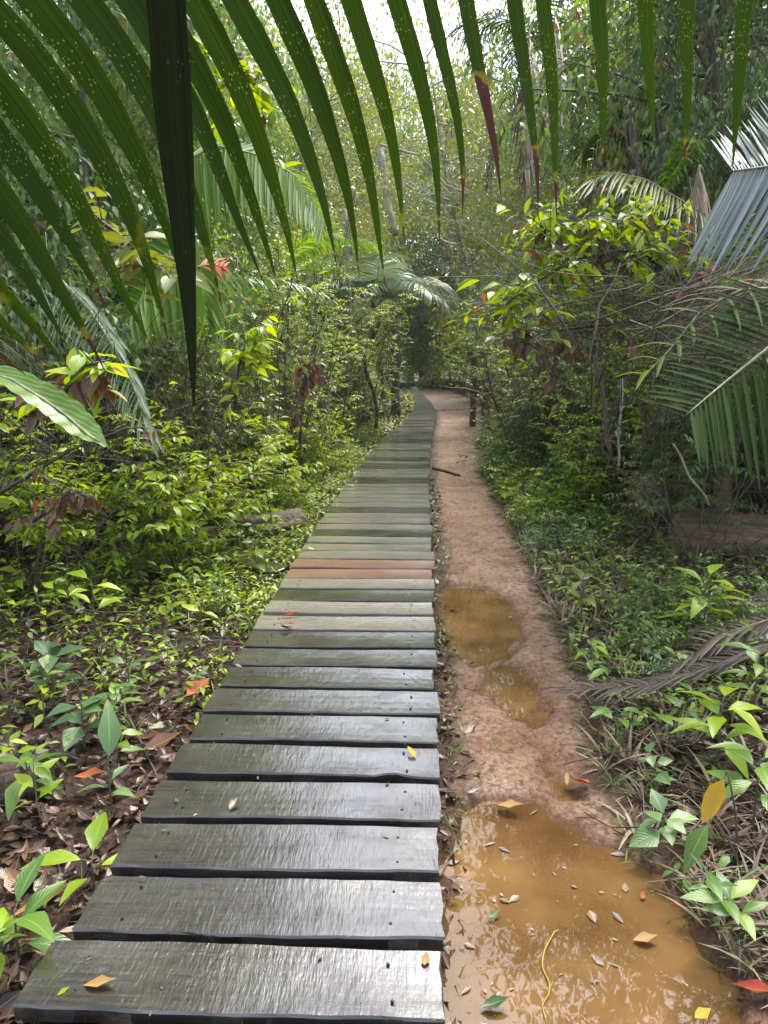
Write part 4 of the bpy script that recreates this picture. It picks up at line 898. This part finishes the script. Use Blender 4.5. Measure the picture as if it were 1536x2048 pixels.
for lab,(bx,by),h,sp_l,mt,T in [
 ('upright seedling with big lime leaves before the dark thicket at left',(195,1310),.42,spray(10,.35,1,.17),'lime',LF_BIG),
 ('low bright green plant with two broad leaves beside the second plank at lower left',(190,1800),.13,[(1,100,25,.17),(1,190,15,.17),(.8,20,10,.14),(.6,250,20,.12)],'lime',LF_BIG),
 ('seedling with one large pale grey leaf standing by the left plank ends',(225,1640),.20,[(1,95,65,.20),(.6,200,20,.09),(.5,330,25,.10),(.7,60,30,.08)],'grey',LF_BIG),
 ('cluster of wet blue green leaves at the left edge',(110,1420),.30,spray(12,.4,1,.14,10),'grey',LF_ROUND),
 ('second cluster of wet blue green leaves below the first',(170,1500),.22,spray(9,.4,1,.13,10),'grey',LF_ROUND),
 ('drooping striped leaves at the left edge above the corner',(60,1600),.16,spray(6,.5,1,.16,0),'mid',LF_BIG),
 ('long leaved plant in the bottom left corner beside the nearest plank',(40,1930),.16,spray(7,.4,1,.17,15),'mid',LF_BIG),
 ('small plant with four round leaves on the litter left of the walk',(262,1420),.22,[(1,0,20,.09),(1,180,20,.09),(.5,90,10,.07),(.5,270,10,.07)],'grey',LF_ROUND),
 ('bushy bright plant at the right edge above the fallen dry frond',(1400,1330),.42,spray(12,.4,1,.19,12),'lime',LF_BIG),
 ('upright young shrub with a pale tip beside the fallen dry frond',(1160,1270),.36,spray(9,.5,1,.15,10),'olive',LF_BIG),
 ('leafy plant with long green leaves at the right edge beside the big puddle',(1430,1560),.30,spray(12,.4,1,.17,5),'lime',LF_BIG),
 ('plant with wide leaves hanging at the lower right edge',(1500,1700),.32,spray(10,.5,1,.16,0),'mid',LF_BIG),
 ('small glossy plant on the right bank above the puddle',(1230,1490),.17,spray(6,.5,1,.13,10),'mid',LF_BIG),
 ('mid green plant in the dark corner at right',(1500,1480),.32,spray(10,.4,1,.14,10),'mid',LF_BIG),
 ('little leafy plant at the right margin of the narrow rivulet',(1180,1340),.15,spray(6,.5,1,.11,10),'lime',LF_BIG)]:
    x,y=at_px(bx,by); single_plant(lab,x,y,h,sp_l,M[mt],T)
x,y=at_px(1480,1790); single_plant('single broad green leaf leaning over the right shore of the large puddle',x,y,.27,[(1,215,-35,.15)],M['mid'],LF_BIG,lean=(-.12,-.02))
x,y=at_px(1470,1740); e=single_plant('yellow dying leaf hanging at the lower right bank',x,y,.34,[(1,180,-80,.16)],M['yellow'],LF_DEAD,stemm='twig',lean=(-.06,0))
# lime leafy branch leaning over the path on the right, with dark dead leaves under it
def branch(label,pts,deps,n,ls,mats,seed,spread=.25,T=LF_NEAR,dead=0,name='leafy_branch',rad=.012):
    r=random.Random(seed); C=[P(x,y,d) for (x,y),d in zip(pts,deps)]; e=empty(name,C[0]); B=C[0]; g=Geo(); lg=Geo(); dg=Geo()
    tube(g,[c-B for c in C],np.linspace(rad,rad*.3,len(C)),6); p=[];d=[];nn=[];ss=[];p2=[];d2=[];n2=[];s2=[]
    for i in range(n):
        t=.15+.85*r.random(); k=t*(len(C)-1); a=min(int(k),len(C)-2); q=C[a].lerp(C[a+1],k-a)-B
        v=Vector((r.gauss(0,1),r.gauss(0,.7),r.gauss(.1,.6))).normalized(); L=spread*r.uniform(.4,1.2); e1=q+v*L+Vector((0,0,-L*.15)); tube(g,[q,q+v*L*.5,e1],[.004,.003,.0015],3,cap=False)
        for j in range(6):
            f=(j+1)/6; c=q.lerp(e1,f)
            w_=np.array([r.gauss(0,1)+v.x*.6,r.gauss(0,1)+v.y*.6,-.3+r.gauss(0,.3)])
            if r.random()<dead: p2.append(c);d2.append(w_*np.array([.4,.4,1])-np.array([0,0,1.2]));n2.append(rdir(r,(0,-1,.3),.6));s2.append(ls*r.uniform(.6,1.1))
            else: p.append(c);d.append(w_);nn.append(rdir(r,(0,0,1),.4));ss.append(ls*r.uniform(.6,1.2))
    g.obj('branch',M['twig_dark'],e)
    if p: leaves(lg,T,p,d,nn,ss); lg.obj('foliage',mats[0],e)
    if p2: leaves(dg,LF_DEAD,p2,d2,n2,s2); dg.obj('dead_foliage',mats[1],e)
    tag(e,label,'branch')
D5=[4.9,4.8,4.7,4.6,4.5,4.4]
branch('lime leafed branch arching out over the right side of the path',[(1420,620),(1330,520),(1240,500),(1150,520),(1080,560),(1010,610)],D5,52,.13,(M['lime'],M['dead']),1,.38)
branch('upper bright branch below the leaflet tips on the right',[(1400,500),(1300,440),(1220,430),(1140,450),(1080,470)],D5[:5],44,.11,(M['lime'],M['dead']),2,.34,dead=.08)
branch('branch with curled dark red dead leaves hanging over the path on the right',[(1300,640),(1200,650),(1120,660),(1060,680),(1020,690)],D5[:5],22,.11,(M['mid'],M['dead']),3,.30,dead=.75)
branch('drooping branch with brown dead leaves in the middle of the right thicket',[(1350,560),(1280,500),(1230,510),(1190,540)],D5[:4],16,.11,(M['lime'],M['dead']),4,.26,dead=.6)
branch('branch with red and orange leaves at the right edge under the silvery frond',[(1560,560),(1480,560),(1400,570),(1340,590)],D5[:4],18,.09,(M['red'],M['dead']),5,.22,dead=.6)
branch('leafy top branch behind the leaflets left of centre',[(360,20),(420,90),(470,160),(520,210)],[4,4,4,4],26,.13,(M['lime'],M['dead']),6,.28,dead=.03)
branch('bright leafy stem with pointed leaves left of centre',[(470,820),(475,740),(490,690),(508,650)],[5,5,5,5],20,.12,(M['lime'],M['dead']),7,.16)
branch('yellowish big leafed branch left of the dark hanging leaflet',[(170,420),(240,470),(290,520),(330,540)],[3.6,3.6,3.6,3.6],14,.16,(M['olive'],M['dead']),8,.2)
branch('branch with wide oval green leaves above the broad arching leaf',[(60,860),(130,780),(170,730),(220,720)],[2.9,2.9,2.9,2.9],9,.15,(M['lime'],M['dead']),9,.17,dead=.25)
branch('dead brown seed heads on a thin stem left of the boardwalk bend',[(600,900),(605,800),(615,740),(628,715)],[7,7,7,7],12,.12,(M['tan'],M['dead']),10,.14,dead=.9)
branch('dark bare limb reaching up from the lower left thicket',[(-40,1010),(60,950),(140,900),(256,855)],[2.9,2.9,2.9,2.8],3,.05,(M['mid'],M['dead']),11,.15,dead=.3,rad=.012)
branch('tuft of dark red dead leaves in the far left thicket',[(60,1050),(110,1010),(140,980),(165,985)],[3.9]*4,8,.08,(M['red'],M['dead']),12,.2,dead=.97)

# dry sticks tangle on the right, lianas, slender trunks
def stick_bundle(name,label,cx,cy,wx,wy,dep,n,mat,seed,rad=(.0012,.0045),ang=None,cat='branch tangle',L=(.3,1.1)):
    r=random.Random(seed); c=P(cx,cy,dep); e=empty(name,c); g=Geo()
    for i in range(n):
        q=P(cx+r.gauss(0,wx),cy+r.gauss(0,wy),dep+r.gauss(0,.35))-c; a=(ang if ang is not None else r.uniform(0,PI))+r.gauss(0,.45); l=r.uniform(*L)
        v=Vector((math.cos(a),r.gauss(0,.3),math.sin(a))); pts=[]
        for k in range(5):
            pts.append(q); v=(v+Vector((r.gauss(0,.16),r.gauss(0,.16),r.gauss(-.05,.16)))).normalized(); q=q+v*l/4
        rr=r.uniform(*rad); tube(g,pts,np.linspace(rr,rr*.4,5),4)
    g.obj('twig',mat,e); tag(e,label,cat); return e
stick_bundle('twig_tangle','pile of dry brown sticks and frond ribs hanging over the right thicket',1230,620,110,50,4.9,190,M['twig'],1,ang=2.6)
stick_bundle('twig_tangle','paler tangle of dry frond ribs behind the dark drooping frond',1380,660,90,60,4.4,200,M['straw_dark'],2,ang=.7)
stick_bundle('twig_tangle','dark tangle of stems under the drooping frond at right',1300,840,120,90,5.0,110,M['twig_dark'],3,ang=1.5)
stick_bundle('twig_tangle','dark mass of thin upright stems at the far left',110,1020,110,90,4.9,120,M['twig_dark'],4,ang=1.5)
stick_bundle('twig_tangle','dark twigs under the broad arching leaf',90,880,90,70,4.2,60,M['twig_dark'],5,ang=1.2)
stick_bundle('twig_tangle','thin brown stems left of the boardwalk bend',600,850,60,60,7.5,110,M['twig'],6,ang=1.5,L=(.3,1.3))
stick_bundle('twig_tangle','hanging roots and vines at the upper right',1400,180,90,120,6.6,220,M['twig_dark'],7,ang=1.55,L=(.5,1.8))
stick_bundle('twig_tangle','fine bare twigs in the crown above the path',840,330,110,70,15,70,M['bark_pale'],8,(.003,.009),ang=.2,L=(.8,2.5))
stick_bundle('twig_tangle','dry grass stems drooping over the far path on the right',985,810,14,40,13,40,M['straw'],9,(.006,.012),ang=1.2,L=(.4,1.0))
def vine(label,pts,deps,rad,mat,name='liana'):
    C=[P(x,y,d) for (x,y),d in zip(pts,deps)]; e=Geo(); n=[]; 
    for i in range(len(C)-1):
        for k in range(4): t=k/4; n.append(C[i].lerp(C[i+1],t)+Vector((.01*math.sin(i*4+k),0,.01*math.cos(i*4+k))))
    n.append(C[-1]); B=n[0]; tube(e,[p-B for p in n],rad,6); o=e.obj(name,mat,loc=B); tag(o,label,'vine' if name=='liana' else 'sapling'); return o
stick_bundle('twig_tangle','pale thin upright stems among the bright bushes left of the boardwalk',480,860,110,60,6.6,110,M['straw_dark'],10,ang=1.55,L=(.4,1.4))
stick_bundle('twig_tangle','brown upright stems behind the broad leaved bushes at left',300,930,100,60,5.6,110,M['twig'],11,ang=1.5,L=(.3,1.2))
stick_bundle('twig_tangle','thin brown stems in the green wall right of the far path',1080,800,70,70,8.5,90,M['straw_dark'],12,ang=1.5,L=(.4,1.4))
vine('thin pale liana looping down over the right thicket',[(1240,530),(1205,600),(1190,650),(1180,730)],[4.5]*4,.006,M['rachis_dry'])
vine('leaning grey sapling trunk in the right thicket',[(1180,670),(1195,740),(1205,800),(1222,910)],[5.6,5.6,5.6,5.7],.017,M['bark'],'sapling')
vine('straight pale stem beside the leaning sapling trunk',[(1243,760),(1240,850),(1236,940)],[5.7]*3,.010,M['bark_pale'],'sapling')
vine('yellowish green stick leaning under the drooping frond',[(1345,890),(1380,950),(1418,1010)],[4.6]*3,.008,M['rachis'],'sapling')
vine('pale slender trunk left of the far boardwalk',[(690,420),(696,520),(700,600),(704,680)],[14]*4,.035,M['bark_pale'],'sapling')
vine('mottled pale trunk in the sky gap',[(760,300),(775,400),(790,470)],[22]*3,.12,M['bark_pale'],'sapling')
vine('twisted pale limb crossing above the far path',[(760,290),(840,310),(890,370),(930,385)],[18]*4,.03,M['bark_pale'])
# stout dark trunk beside the far boardwalk
def trunk_at(label,px,pytop,Y,rad,mat,name='bare_tree'):
    x=PY(px,Y).x; zb=hz(x,Y); top=P(px,pytop,Y).z; r=random.Random(px); g=Geo(); n=10; pts=[(r.gauss(0,rad*.2),0,-.1+(top-zb+.1)*i/n) for i in range(n+1)]
    tube(g,pts,[rad*1.5,rad*1.15]+[rad]*(n-1),10,rng=r,rough=.12); o=g.obj(name,mat,loc=(x,Y,zb)); tag(o,label,'tree'); return o
trunk_at('dark stout trunk on the left of the far boardwalk',792,640,22,.13,M['bark'])
trunk_at('brown shredded dead trunk above the thick log on the right',1435,870,5.9,.07,M['log'])
# posts
def post(label,px,ytop,Y,wd,hh=None):
    x=PY(px,Y).x; zb=hz(x,Y); top=P(px,ytop,Y).z-zb; e=empty('wooden_post',(x,Y,zb)); g=Geo()
    V=[];n=8
    for i in range(n+1):
        z=-.1+(top+.1)*i/n; dx=.01*math.sin(i*2.1+px)
        for a,b in ((-1,-1),(1,-1),(1,1),(-1,1)): V.append((a*wd/2+dx,b*wd/2,z))
    q=[(4*i+j,4*i+(j+1)%4,4*i+4+(j+1)%4,4*i+4+j) for i in range(n) for j in range(4)]; g.add(V,[np.array(q),np.array([(4*n,4*n+1,4*n+2,4*n+3)])]); g.obj('shaft',M['post'],e,smooth=False)
    return tag(e,label,'post'),e,top
_,e,top=post('tall wooden post with a small cross board right of the far path',945,700,18.5,.14)
g=Geo(); 
for (x0,x1,z0,z1) in ((-.18,.42,top-.22,top-.05),):
    V=[(a,b,c) for a in (x0,x1) for b in (-.11,-.075) for c in (z0,z1)]; g.add(V,[np.array([(0,1,3,2),(4,6,7,5),(0,4,5,1),(2,3,7,6),(0,2,6,4),(1,5,7,3)])])
g.obj('cross_board',M['post'],e,smooth=False)
post('shorter wooden post just right of the tall post',968,735,20.5,.15)
post('weathered post half hidden behind the shorter post',978,748,22,.14)
# loose planks, logs, stump
def loose_plank(label,a,b,wd,z):
    A=G(*a,z); B=G(*b,z); g=plank_geo((B-A).length,wd,.035,a[0]); o=g.obj('loose_plank',M['plank'],smooth=False); o.location=(A+B)/2; o.rotation_euler=(R(6),0,math.atan2(B.y-A.y,B.x-A.x)); tag(o,label,'plank')
loose_plank('upper loose grey plank lying left of the boardwalk',(408,1094),(560,1138),.17,.14)
loose_plank('lower loose grey plank partly buried left of the boardwalk',(398,1120),(530,1160),.13,.10)
def log(label,a,b,rad,z,seed,cat='log'):
    A=G(*a,z); B=G(*b,z); L=(B-A).length; r=random.Random(seed); g=Geo(); n=44; sd=30; V=[];uv=[]
    ph=[r.uniform(-1,1) for _ in range(sd)]
    for i in range(n+1):
        x=-L/2+L*i/n
        for k in range(sd):
            an=2*PI*k/sd; rr=rad*(1+.13*ph[k]+.07*math.sin(x*5+k*.9)+r.uniform(-.06,.06)+.10*math.sin(x*3+seed))*(1-.55*max(0,abs(x)/(L/2)-.86)/.14); V.append((x,rr*math.cos(an),rr*math.sin(an))); uv.append((k/sd,i/n))
    q=[(i*sd+k,i*sd+(k+1)%sd,(i+1)*sd+(k+1)%sd,(i+1)*sd+k) for i in range(n) for k in range(sd)]
    g.add(V,[np.array(q),np.array([list(range(sd))]),np.array([[n*sd+k for k in range(sd)][::-1]])],0,uv)
    o=g.obj('fallen_log',M['log'] if a[0]>1000 else M['log_dark']); o.location=(A+B)/2; o.rotation_euler=(0,0,math.atan2(B.y-A.y,B.x-A.x)); tag(o,label,cat)
log('thick brown fallen log with furrowed bark at the right edge',(1340,1062),(1700,1100),.19,.27,3)
log('reddish brown fallen log left of the boardwalk',(480,1062),(610,1040),.12,.12,4)
log('thinner dark end of a fallen log left of the reddish log',(360,1085),(475,1068),.10,.12,5)
log('rotting mossy log at the left edge',(-60,1590),(110,1550),.09,.05,6)
st_=PY(1290,7.3); g=Geo(); rr=random.Random(8); tube(g,[(0,0,-.1),(0,0,.05),(0,0,.2),(.01,0,.36)],[.24,.19,.165,.155],16,rng=rr,rough=.08); o=g.obj('tree_stump',M['log'],loc=(st_.x,st_.y,hz(st_.x,st_.y))); tag(o,'pale brown cut stump standing in the greenery right of the path','stump')
# stick on the path, yellow stem in the puddle
def ground_stick(label,pts,rad,mat,name='stick',z=.03):
    C=[G(x,y,z) for x,y in pts]; g=Geo(); B=C[0]; n=[]
    for i in range(len(C)-1):
        for k in range(3): n.append(C[i].lerp(C[i+1],k/3)-B)
    n.append(C[-1]-B); 
    for i in range(1,len(n)-1): n[i]=(n[i-1]+n[i]*2+n[i+1])/4
    tube(g,n,np.linspace(rad,rad*.6,len(n)),6); o=g.obj(name,mat,loc=B); tag(o,label,'stick')
ground_stick('dark wet stick lying between the boardwalk and the far path',[(868,938),(890,943),(918,951)],.04,M['twig_dark'],z=.05)
ground_stick('thin curved yellow stem floating in the large puddle',[(1110,1862),(1088,1900),(1083,1935),(1100,1965),(1098,1990),(1083,2010),(1092,2040)],.0022,M['yellow'],z=.006)
ground_stick('straight brown twig on the near right bank',[(1368,1600),(1366,1660),(1364,1690)],.003,M['tan'],z=.06)
ground_stick('long reddish twig beside the left plank ends',[(255,1430),(285,1490),(318,1560)],.006,M['twig'],z=.05)
ground_stick('dark root crossing the far end of the path',[(872,822),(905,820),(940,818)],.04,M['twig_dark'],z=.03)
ground_stick('pale twig across the path margin right of the log',[(1030,1135),(1070,1133),(1100,1140)],.008,M['straw'],z=.04)
# ------------------------------------------------------------------ single fallen leaves
def fallen(label,px,py,z,L,az_,mat,T=LF_DEAD,tilt=.15,wid=.9,cat='leaf'):
    p_=G(px,py,z); g=Geo(); leaves(g,T,[(0,0,0)],[(math.cos(R(az_)),math.sin(R(az_)),0)],[(tilt,0,1)],[L],wid=np.array([wid])); o=g.obj('fallen_leaf',mat,loc=p_-Vector((math.cos(R(az_))*L/2,math.sin(R(az_))*L/2,0))); tag(o,label,cat)
zb=ZB+.004
fallen('yellow brown oval leaf on the nearest plank',200,1971,zb,.085,0,M['tan'],wid=.8)
fallen('tiny torn green leaf on the nearest plank',127,1984,zb,.032,40,M['lime'])
fallen('pale tan leaf at the right end of the nearest plank',850,1920,zb,.035,80,M['tan'],wid=1.3)
fallen('yellow leaf with dark spots beside the chipped plank',823,1507,zb,.065,120,M['yellow'],wid=.9)
fallen('dark red curled leaf on the plank in the middle distance',580,1232,zb,.12,10,M['red'],wid=.5)
fallen('small pale brown leaf under the dark red curled one',583,1242,zb,.06,20,M['tan'],wid=.6)
fallen('grey rotting leaf on the fourth plank',468,1610,zb,.06,70,M['litter'],wid=1.2)
fallen('grey rotten twig leaf on the middle planks',570,1258,zb,.12,170,M['litter'],wid=.3)
fallen('bright orange brown folded leaf on the mud above the large puddle',1158,1567,.05,.12,-65,M['orange'],tilt=.5,wid=1.3)
fallen('narrow yellow brown leaf left of the orange folded leaf',1133,1560,.04,.07,80,M['tan'],wid=.7)
fallen('brown leaf at the upper rim of the large puddle',1020,1615,.02,.10,-20,M['tan'],wid=1.1)
fallen('glossy red brown leaf on the mud in the bottom right corner',1512,1985,.05,.12,-30,M['red'],wid=.8)
fallen('yellow leaf on wet mud at the bottom right',1405,2030,.03,.05,20,M['yellow'],wid=1.3)
fallen('large orange brown leaf on the litter left of the walk',395,1380,.10,.15,60,M['orange'],tilt=.3,wid=1.2)
fallen('broad orange brown leaf at the lower left litter',180,1556,.08,.14,-10,M['orange'],wid=1.1)
fallen('long brown leaf near the bottom left corner',90,1810,.07,.20,35,M['tan'],wid=.5)
fallen('dull red leaf on the litter beside the planks',325,1490,.09,.17,30,M['dead'],wid=1.1)
fallen('second dull red leaf nearer the plank ends',300,1480,.08,.15,-20,M['dead'],wid=1.0)
fallen('brown leaf floating in the right part of the large puddle',1290,1880,.008,.07,0,M['tan'],wid=1.1)
fallen('small orange leaf floating in the large puddle',1285,1792,.008,.03,70,M['orange'],wid=1.2)
fallen('green leaf floating in the large puddle',990,1830,.01,.05,30,M['mid'],wid=.7)
fallen('dark green leaf afloat by the boardwalk at the bottom',990,2010,.01,.08,10,M['dark'],wid=.9)
fallen('grey shell-like leaf on the mud beside the boardwalk',940,1463,.05,.08,50,M['litter'],wid=1.1)
# ------------------------------------------------------------------ litter, grass and ground cover: beyond counting
def npos(n, gen):
    a=[]
    while len(a)<n:
        x,y=gen()
        if near_frame(x,y,0,700): a.append((x,y))
    a=np.array(a); return np.column_stack([a[:,0],a[:,1],HZ(a[:,0],a[:,1])])
nr=np.random.default_rng(3)
def litter(n, gen, sz, mat, label, name='leaf_litter', lift=.02, T=LF_DEAD, flat=.35):
    p=npos(n,gen); p[:,2]+=nr.uniform(0,lift,n); a=nr.uniform(0,2*PI,n); d=np.column_stack([np.cos(a),np.sin(a),nr.normal(0,.25,n)]); nn=np.column_stack([nr.normal(0,flat,n),nr.normal(0,flat,n),np.ones(n)])
    g=Geo(); leaves(g,T,p,d,nn,sz*nr.uniform(.4,1.25,n),wid=nr.uniform(.5,1.3,n)); tag(g.obj(name,mat),label,kind='stuff')
def g_l(): y=1.1+rng.random()**1.6*9; return float(fl(y))+.12-rng.random()**1.1*(3.6), y
def g_r(): y=1.2+rng.random()**1.5*8; return float(fp(y))+.02+rng.random()**1.2*3.2+(.1 if y<4 else 0), y
def g_far(): y=8+rng.random()**1.4*34; return float(fl(y))-rng.random()*1.8, y
def g_u(): y=1.1+rng.random()**1.5*8; return float(fl(y))+rng.random()*(float(fr_(y))-float(fl(y))+.1), y
def g_e(): y=1.1+rng.random()**1.4*9; return float(fr_(y))+.0+abs(rng.gauss(0,.05)), y
litter(11500,g_l,.068,M['litter'],'wet brown and red leaf litter left of the boardwalk')
litter(900,g_l,.09,M['dead'],'paler fallen leaves over the litter left of the boardwalk')
litter(7500,g_r,.07,M['litter'],'dark leaf litter on the bank right of the path')
litter(500,g_r,.10,M['dead'],'paler fallen leaves on the bank right of the path')
litter(5200,g_far,.15,M['litter'],'brown leaf litter along the far left edge of the boardwalk')
litter(1300,g_u,.09,M['litter'],'leaf litter showing through the gaps under the boardwalk')
litter(500,g_e,.06,M['litter'],'bits of leaf litter along the boardwalk right edge')
def twigs(n, gen, L, rad, mat, label, name='twig_litter', lift=.03):
    p=npos(n,gen); g=Geo(); V=[];Q=[]
    for i in range(n):
        a=nr.uniform(0,2*PI); l=L*nr.uniform(.3,1.3); v=np.array([math.cos(a),math.sin(a),nr.normal(0,.12)]); q=p[i]+[0,0,nr.uniform(.004,lift)]; b=np.array([-v[1],v[0],0])*l*nr.normal(0,.12)
        pts=[q-v*l/2,q+b,q+v*l/2]
        for t_,r_ in zip(pts,(rad,rad,rad*.5)):
            for k in range(3): an=2.09*k; V.append(t_+r_*(math.cos(an)*np.array([-v[1],v[0],0])+math.sin(an)*np.array([0,0,1.])))
        o_=9*i
        for s in (0,3):
            for k in range(3): Q.append((o_+s+k,o_+s+(k+1)%3,o_+s+3+(k+1)%3,o_+s+3+k))
    g.add(V,[np.array(Q)]); tag(g.obj(name,mat),label,kind='stuff')
def g_p():
    y=1.4+rng.random()**1.5*9; u=rng.random(); u=u if rng.random()<.4 else (u*.25 if rng.random()<.4 else 1-u*.3)
    return float(fr_(y))+.04+(float(fp(y))-float(fr_(y)))*u, y
litter(420,g_p,.022,M['litter'],'small dark leaf fragments trodden into the clay path',lift=.006)
twigs(2600,g_p,.06,.0013,M['twig_dark'],'fine dark twigs and rootlets strewn over the clay path',lift=.012)
twigs(1500,g_l,.22,.0022,M['twig'],'thin twigs among the litter on the left')
twigs(1900,g_r,.22,.0022,M['straw_dark'],'thin dry twigs over the right bank')
def grass(n, gen, h, mat, label, name='grass', per=7):
    p=npos(n,gen); g=Geo()
    P0=[];D=[];NN=[];S=[]
    for i in range(n):
        for k in range(per):
            a=nr.uniform(0,2*PI); e_=nr.uniform(.5,1.4); P0.append(p[i]+[nr.normal(0,.012),nr.normal(0,.012),-.005]); D.append([math.cos(a)*math.cos(e_),math.sin(a)*math.cos(e_),math.sin(e_)]); NN.append([-math.cos(a)*math.sin(e_),-math.sin(a)*math.sin(e_),math.cos(e_)]); S.append(h*nr.uniform(.4,1.3))
    leaves(g,leaf_t(w=.045,fold=.3,droop=.45,rows=3,peak=.3),P0,D,NN,np.array(S)); tag(g.obj(name,mat),label,kind='stuff')
def g_rg():
    y=1.6+rng.random()**1.2*9; return float(fp(y))-.05+abs(rng.gauss(0,.28)), y
def g_rg2():
    y=1.6+rng.random()**1.2*7; return float(fp(y))+rng.random()**1.2*2.6, y
def g_eg():
    y=1.4+rng.random()**1.2*10; return float(fr_(y))+.03+abs(rng.gauss(0,.06)), y
def g_lg():
    y=3.0+rng.random()**.85*12; return float(fl(y))-.02-rng.random()**1.3*(1.6 if y>4.2 else 2.2), y
def g_lg2():
    y=4.5+rng.random()**1.4*36; return float(fl(y))-.02-rng.random()**1.5*(1.2+y*.06), y
grass(480,g_rg,.08,M['grass'],'short grass tufts along the right rim of the path')
twigs(1500,g_rg2,.30,.003,M['straw_dark'],'dry stalks and broken stems over the right bank',lift=.10)
twigs(900,g_lg,.35,.003,M['twig'],'dry stalks and broken stems left of the boardwalk',lift=.12)
grass(650,g_rg2,.16,M['straw'],'dry straw coloured grass on the right bank')
grass(220,g_rg2,.15,M['grass'],'longer grass on the right bank')
grass(300,g_eg,.07,M['grass'],'grass tufts between the boardwalk and the clay')
grass(650,g_lg,.13,M['grass'],'thin grass among the seedlings left of the boardwalk')
def cover(n, gen, h, ls, mat, label):
    p=npos(n,gen); P0=[];D=[];NN=[];S=[]; g=Geo(); st=Geo()
    for i in range(n):
        hh=h*nr.uniform(.3,1.3); 
        for k in range(int(nr.integers(4,9))):
            a=nr.uniform(0,2*PI); rr_=nr.uniform(.2,1)*hh*.6; z=hh*nr.uniform(.35,1); P0.append(p[i]+[math.cos(a)*rr_,math.sin(a)*rr_,z]); D.append([math.cos(a),math.sin(a),nr.normal(-.1,.25)]); NN.append([nr.normal(0,.3),nr.normal(0,.3),1]); S.append(ls*nr.uniform(.5,1.2))
            tube(st,[p[i],P0[-1]],.0009,3,cap=False)
    leaves(g,LF_MID,P0,D,NN,np.array(S)); k=len(g.n); g.merge(st) ; 
    for j in range(k,len(g.m)): g.m[j]=g.m[j]+1
    tag(g.obj('ground_cover',[mat,M['stem']]),label,kind='stuff')
cover(1250,g_lg,.13,.05,M['lime'],'bright small leaved ground cover left of the boardwalk')
cover(350,g_lg,.16,.06,M['mid'],'darker small leaved ground cover left of the boardwalk')
cover(1700,g_lg2,.15,.06,M['lime'],'yellow green ground cover hugging the left edge of the far boardwalk')
def g_rc():
    y=3.0+rng.random()**1.1*17; return float(fp(y))+.08+rng.random()**1.2*1.6, y
cover(1000,g_rc,.15,.05,M['mid'],'small leaved ground cover right of the path')
cover(1300,g_rc,.14,.05,M['lime'],'bright small leaved ground cover right of the path')
cover(150,g_rg2,.12,.06,M['mid'],'scattered little plants on the near right bank')

def g_pu():
    k=0 if rng.random()<.75 else 1; P_=PUD[k]; a,b=P_.min(0),P_.max(0); return rng.uniform(max(a[0],.15),b[0]),rng.uniform(a[1],b[1])
def floating(n,sz,mat,label):
    p=npos(n,g_pu); p[:,2]=.004; a=nr.uniform(0,2*PI,n); g=Geo(); leaves(g,leaf_t(rows=2,w=.3,fold=.05,droop=0),p,np.column_stack([np.cos(a),np.sin(a),0*a]),np.tile([0,0,1.],(n,1))+nr.normal(0,.06,(n,3)),sz*nr.uniform(.3,1.3,n),wid=nr.uniform(.2,1.2,n)); tag(g.obj('floating_debris',mat),label,kind='stuff')
floating(90,.016,M['straw'],'specks and bits of straw floating on the puddles')
floating(35,.045,M['litter'],'dark leaf fragments lying in the puddles')

def g_b(): y=1.4+rng.random()**1.4*9; return float(fl(y))+.03+rng.random()*(float(fr_(y))-float(fl(y))-.06), y
p=npos(110,g_b); p[:,2]=ZB+.005; a=nr.uniform(0,6.28,110); g=Geo(); leaves(g,leaf_t(rows=2,w=.3,fold=.1,droop=0),p,np.column_stack([np.cos(a),np.sin(a),0*a]),np.tile([0,0,1.],(110,1))+nr.normal(0,.1,(110,3)),.02*nr.uniform(.2,1.3,110),wid=nr.uniform(.2,1.1,110)); tag(g.obj('plank_debris',M['litter']),'tiny dark leaf crumbs scattered over the wet planks',kind='stuff')

# ------------------------------------------------------------------ humid air
hz_=Geo(); X0,X1,Y0,Y1,Z0,Z1=-170,170,-70,175,-2.5,30.0
V=[(x,y,z) for x in (X0,X1) for y in (Y0,Y1) for z in (Z0,Z1)]
hz_.add(V,[np.array([(0,1,3,2),(4,6,7,5),(0,4,5,1),(2,3,7,6),(0,2,6,4),(1,5,7,3)])])
m,t,o=newmat('humid_air'); pv=N(t,'ShaderNodeVolumePrincipled'); pv.inputs['Color'].default_value=(.86,.93,.95,1); pv.inputs['Density'].default_value=.0006; pv.inputs['Anisotropy'].default_value=.2; t.links.new(pv.outputs[0],o.inputs['Volume'])
tag(hz_.obj('haze',m,smooth=False),'thin humid haze between the trees',kind='stuff')
